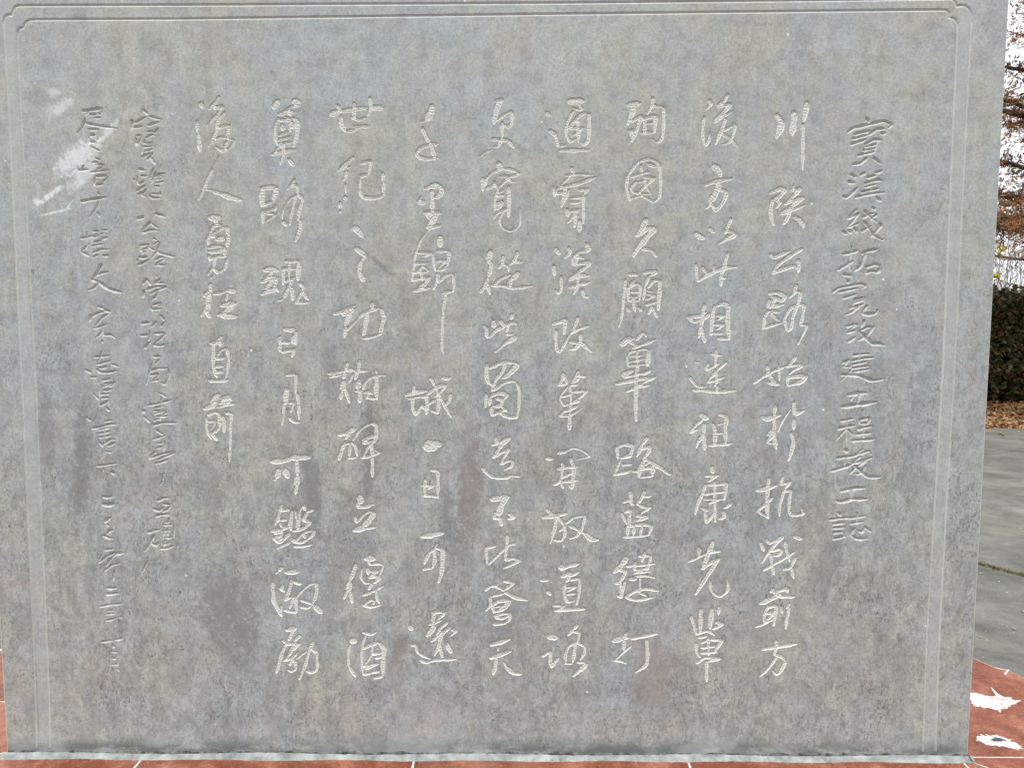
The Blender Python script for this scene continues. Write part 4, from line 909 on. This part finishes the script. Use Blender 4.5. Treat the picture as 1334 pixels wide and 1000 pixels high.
# margins of the face out to the arrises, then the sides and the back
x_a, x_b = FX0, FX0+nx*CELL; z_a, z_b = FZ0+ZO, FZ0+nz*CELL+ZO
rt = plane(1315, 0); rb = plane(1261.5, 975)
k_ = (rt[0]-rb[0])/(rt[1]-rb[1])
def xr_at(z): return rb[0]+k_*((z-ZO)-rb[1])
AR = .0035                       # eased edge
zt = Z_T+ZO; zbt = .0
extra = [
    [(X_L+AR, 0, zbt), (xr_at(0)-AR, 0, zbt), (xr_at(0)-AR, 0, z_a), (X_L+AR, 0, z_a)],
    [(X_L+AR, 0, z_a), (x_a, 0, z_a), (x_a, 0, z_b), (X_L+AR, 0, z_b)],
    [(x_b, 0, z_a), (xr_at(z_a)-AR, 0, z_a), (xr_at(z_b)-AR, 0, z_b), (x_b, 0, z_b)],
    [(X_L+AR, 0, z_b), (xr_at(z_b)-AR, 0, z_b), (xr_at(zt)-AR, 0, zt-AR), (X_L+AR, 0, zt-AR)],
]
TH = .30
xb0, xt0 = xr_at(0), xr_at(zt)
extra += [
    [(xb0-AR, 0, 0), (xb0, AR, 0), (xt0, AR, zt), (xt0-AR, 0, zt-AR)],
    [(xb0, AR, 0), (xb0, TH, 0), (xt0, TH, zt), (xt0, AR, zt)],
    [(X_L, AR, 0), (X_L+AR, 0, 0), (X_L+AR, 0, zt-AR), (X_L, AR, zt)],
    [(X_L, TH, 0), (X_L, AR, 0), (X_L, AR, zt), (X_L, TH, zt)],
    [(X_L+AR, 0, zt-AR), (xt0-AR, 0, zt-AR), (xt0, AR, zt), (X_L, AR, zt)],
    [(X_L, AR, zt), (xt0, AR, zt), (xt0, TH, zt), (X_L, TH, zt)],
    [(xb0, TH, 0), (X_L, TH, 0), (X_L, TH, zt), (xt0, TH, zt)],
    [(X_L, AR, 0), (X_L, TH, 0), (xb0, TH, 0), (xb0, AR, 0)],
]
ev = np.array(extra).reshape(-1, 3)
V = np.concatenate([V, ev]); F = np.arange(len(V)).reshape(-1, 4)
so = obj('slab', quads('slab', V, F), STONE, stele); so['fresh_cut'] = 0.85

# mortar bead bedding the slab on the plinth
foot_line_m = N('blackish_mottle'); foot_line_m = foot_line_m.done(foot_line_m.ramp(foot_line_m.noise(50, 6, 0.7), [(0.4, (0.03, 0.035, 0.033)), (0.62, (0.16, 0.17, 0.16))]), 0.95, None, 0.1)
V, F = [], []
for k in range(301):
    x = X_L+.004+(xb0-X_L-.008)*k/300
    h_ = .0150+.0022*math.sin(k*.37)+.0018*math.sin(k*.91+2)
    V += [(x, -.0012, .004), (x, -.0010, h_-.001), (x, .0002, h_)]
    if k: F += [(3*k-3, 3*k, 3*k+1, 3*k-2), (3*k-2, 3*k+1, 3*k+2, 3*k-1)]
obj('dark_foot_line', quads('dark_foot_line', V, F), foot_line_m, stele)  # thin uneven dark strip along the slab's foot, just above the mortar bead
V, F = [], []
m = 220; rr = random.Random(2)
for k in range(m+1):
    x = X_L-.012+(xb0-X_L+.024)*k/m
    hgt = .0065+.0022*math.sin(k*.13)+rr.gauss(0, .0006); out = .017+.003*math.sin(k*.21+1)+rr.gauss(0, .0008)
    V += [(x, -.0004, hgt+.004), (x, -out*.45, hgt*.85), (x, -out, .0006), (x, -out-.002, -.001)]
    if k:
        a_ = (k-1)*4; b_ = k*4
        F += [(a_+q+1, b_+q+1, b_+q, a_+q) for q in range(3)]
obj('mortar_bead', quads('mortar_bead', V, F), MORTAR, stele)
V, F = [], []
for k in range(41):
    y = -.016+.32*k/40; o_ = .010+rr.gauss(0, .0008); h_ = .008+rr.gauss(0, .0008)
    V += [(xb0+.0003, y, h_+.004), (xb0+o_*.5, y, h_*.8), (xb0+o_, y, .0006), (xb0+o_+.002, y, -.001)]
    if k:
        a_ = (k-1)*4; b_ = k*4
        F += [(a_+q, b_+q, b_+q+1, a_+q+1) for q in range(3)]
obj('mortar_bead', quads('mortar_bead', V, F), MORTAR, stele)
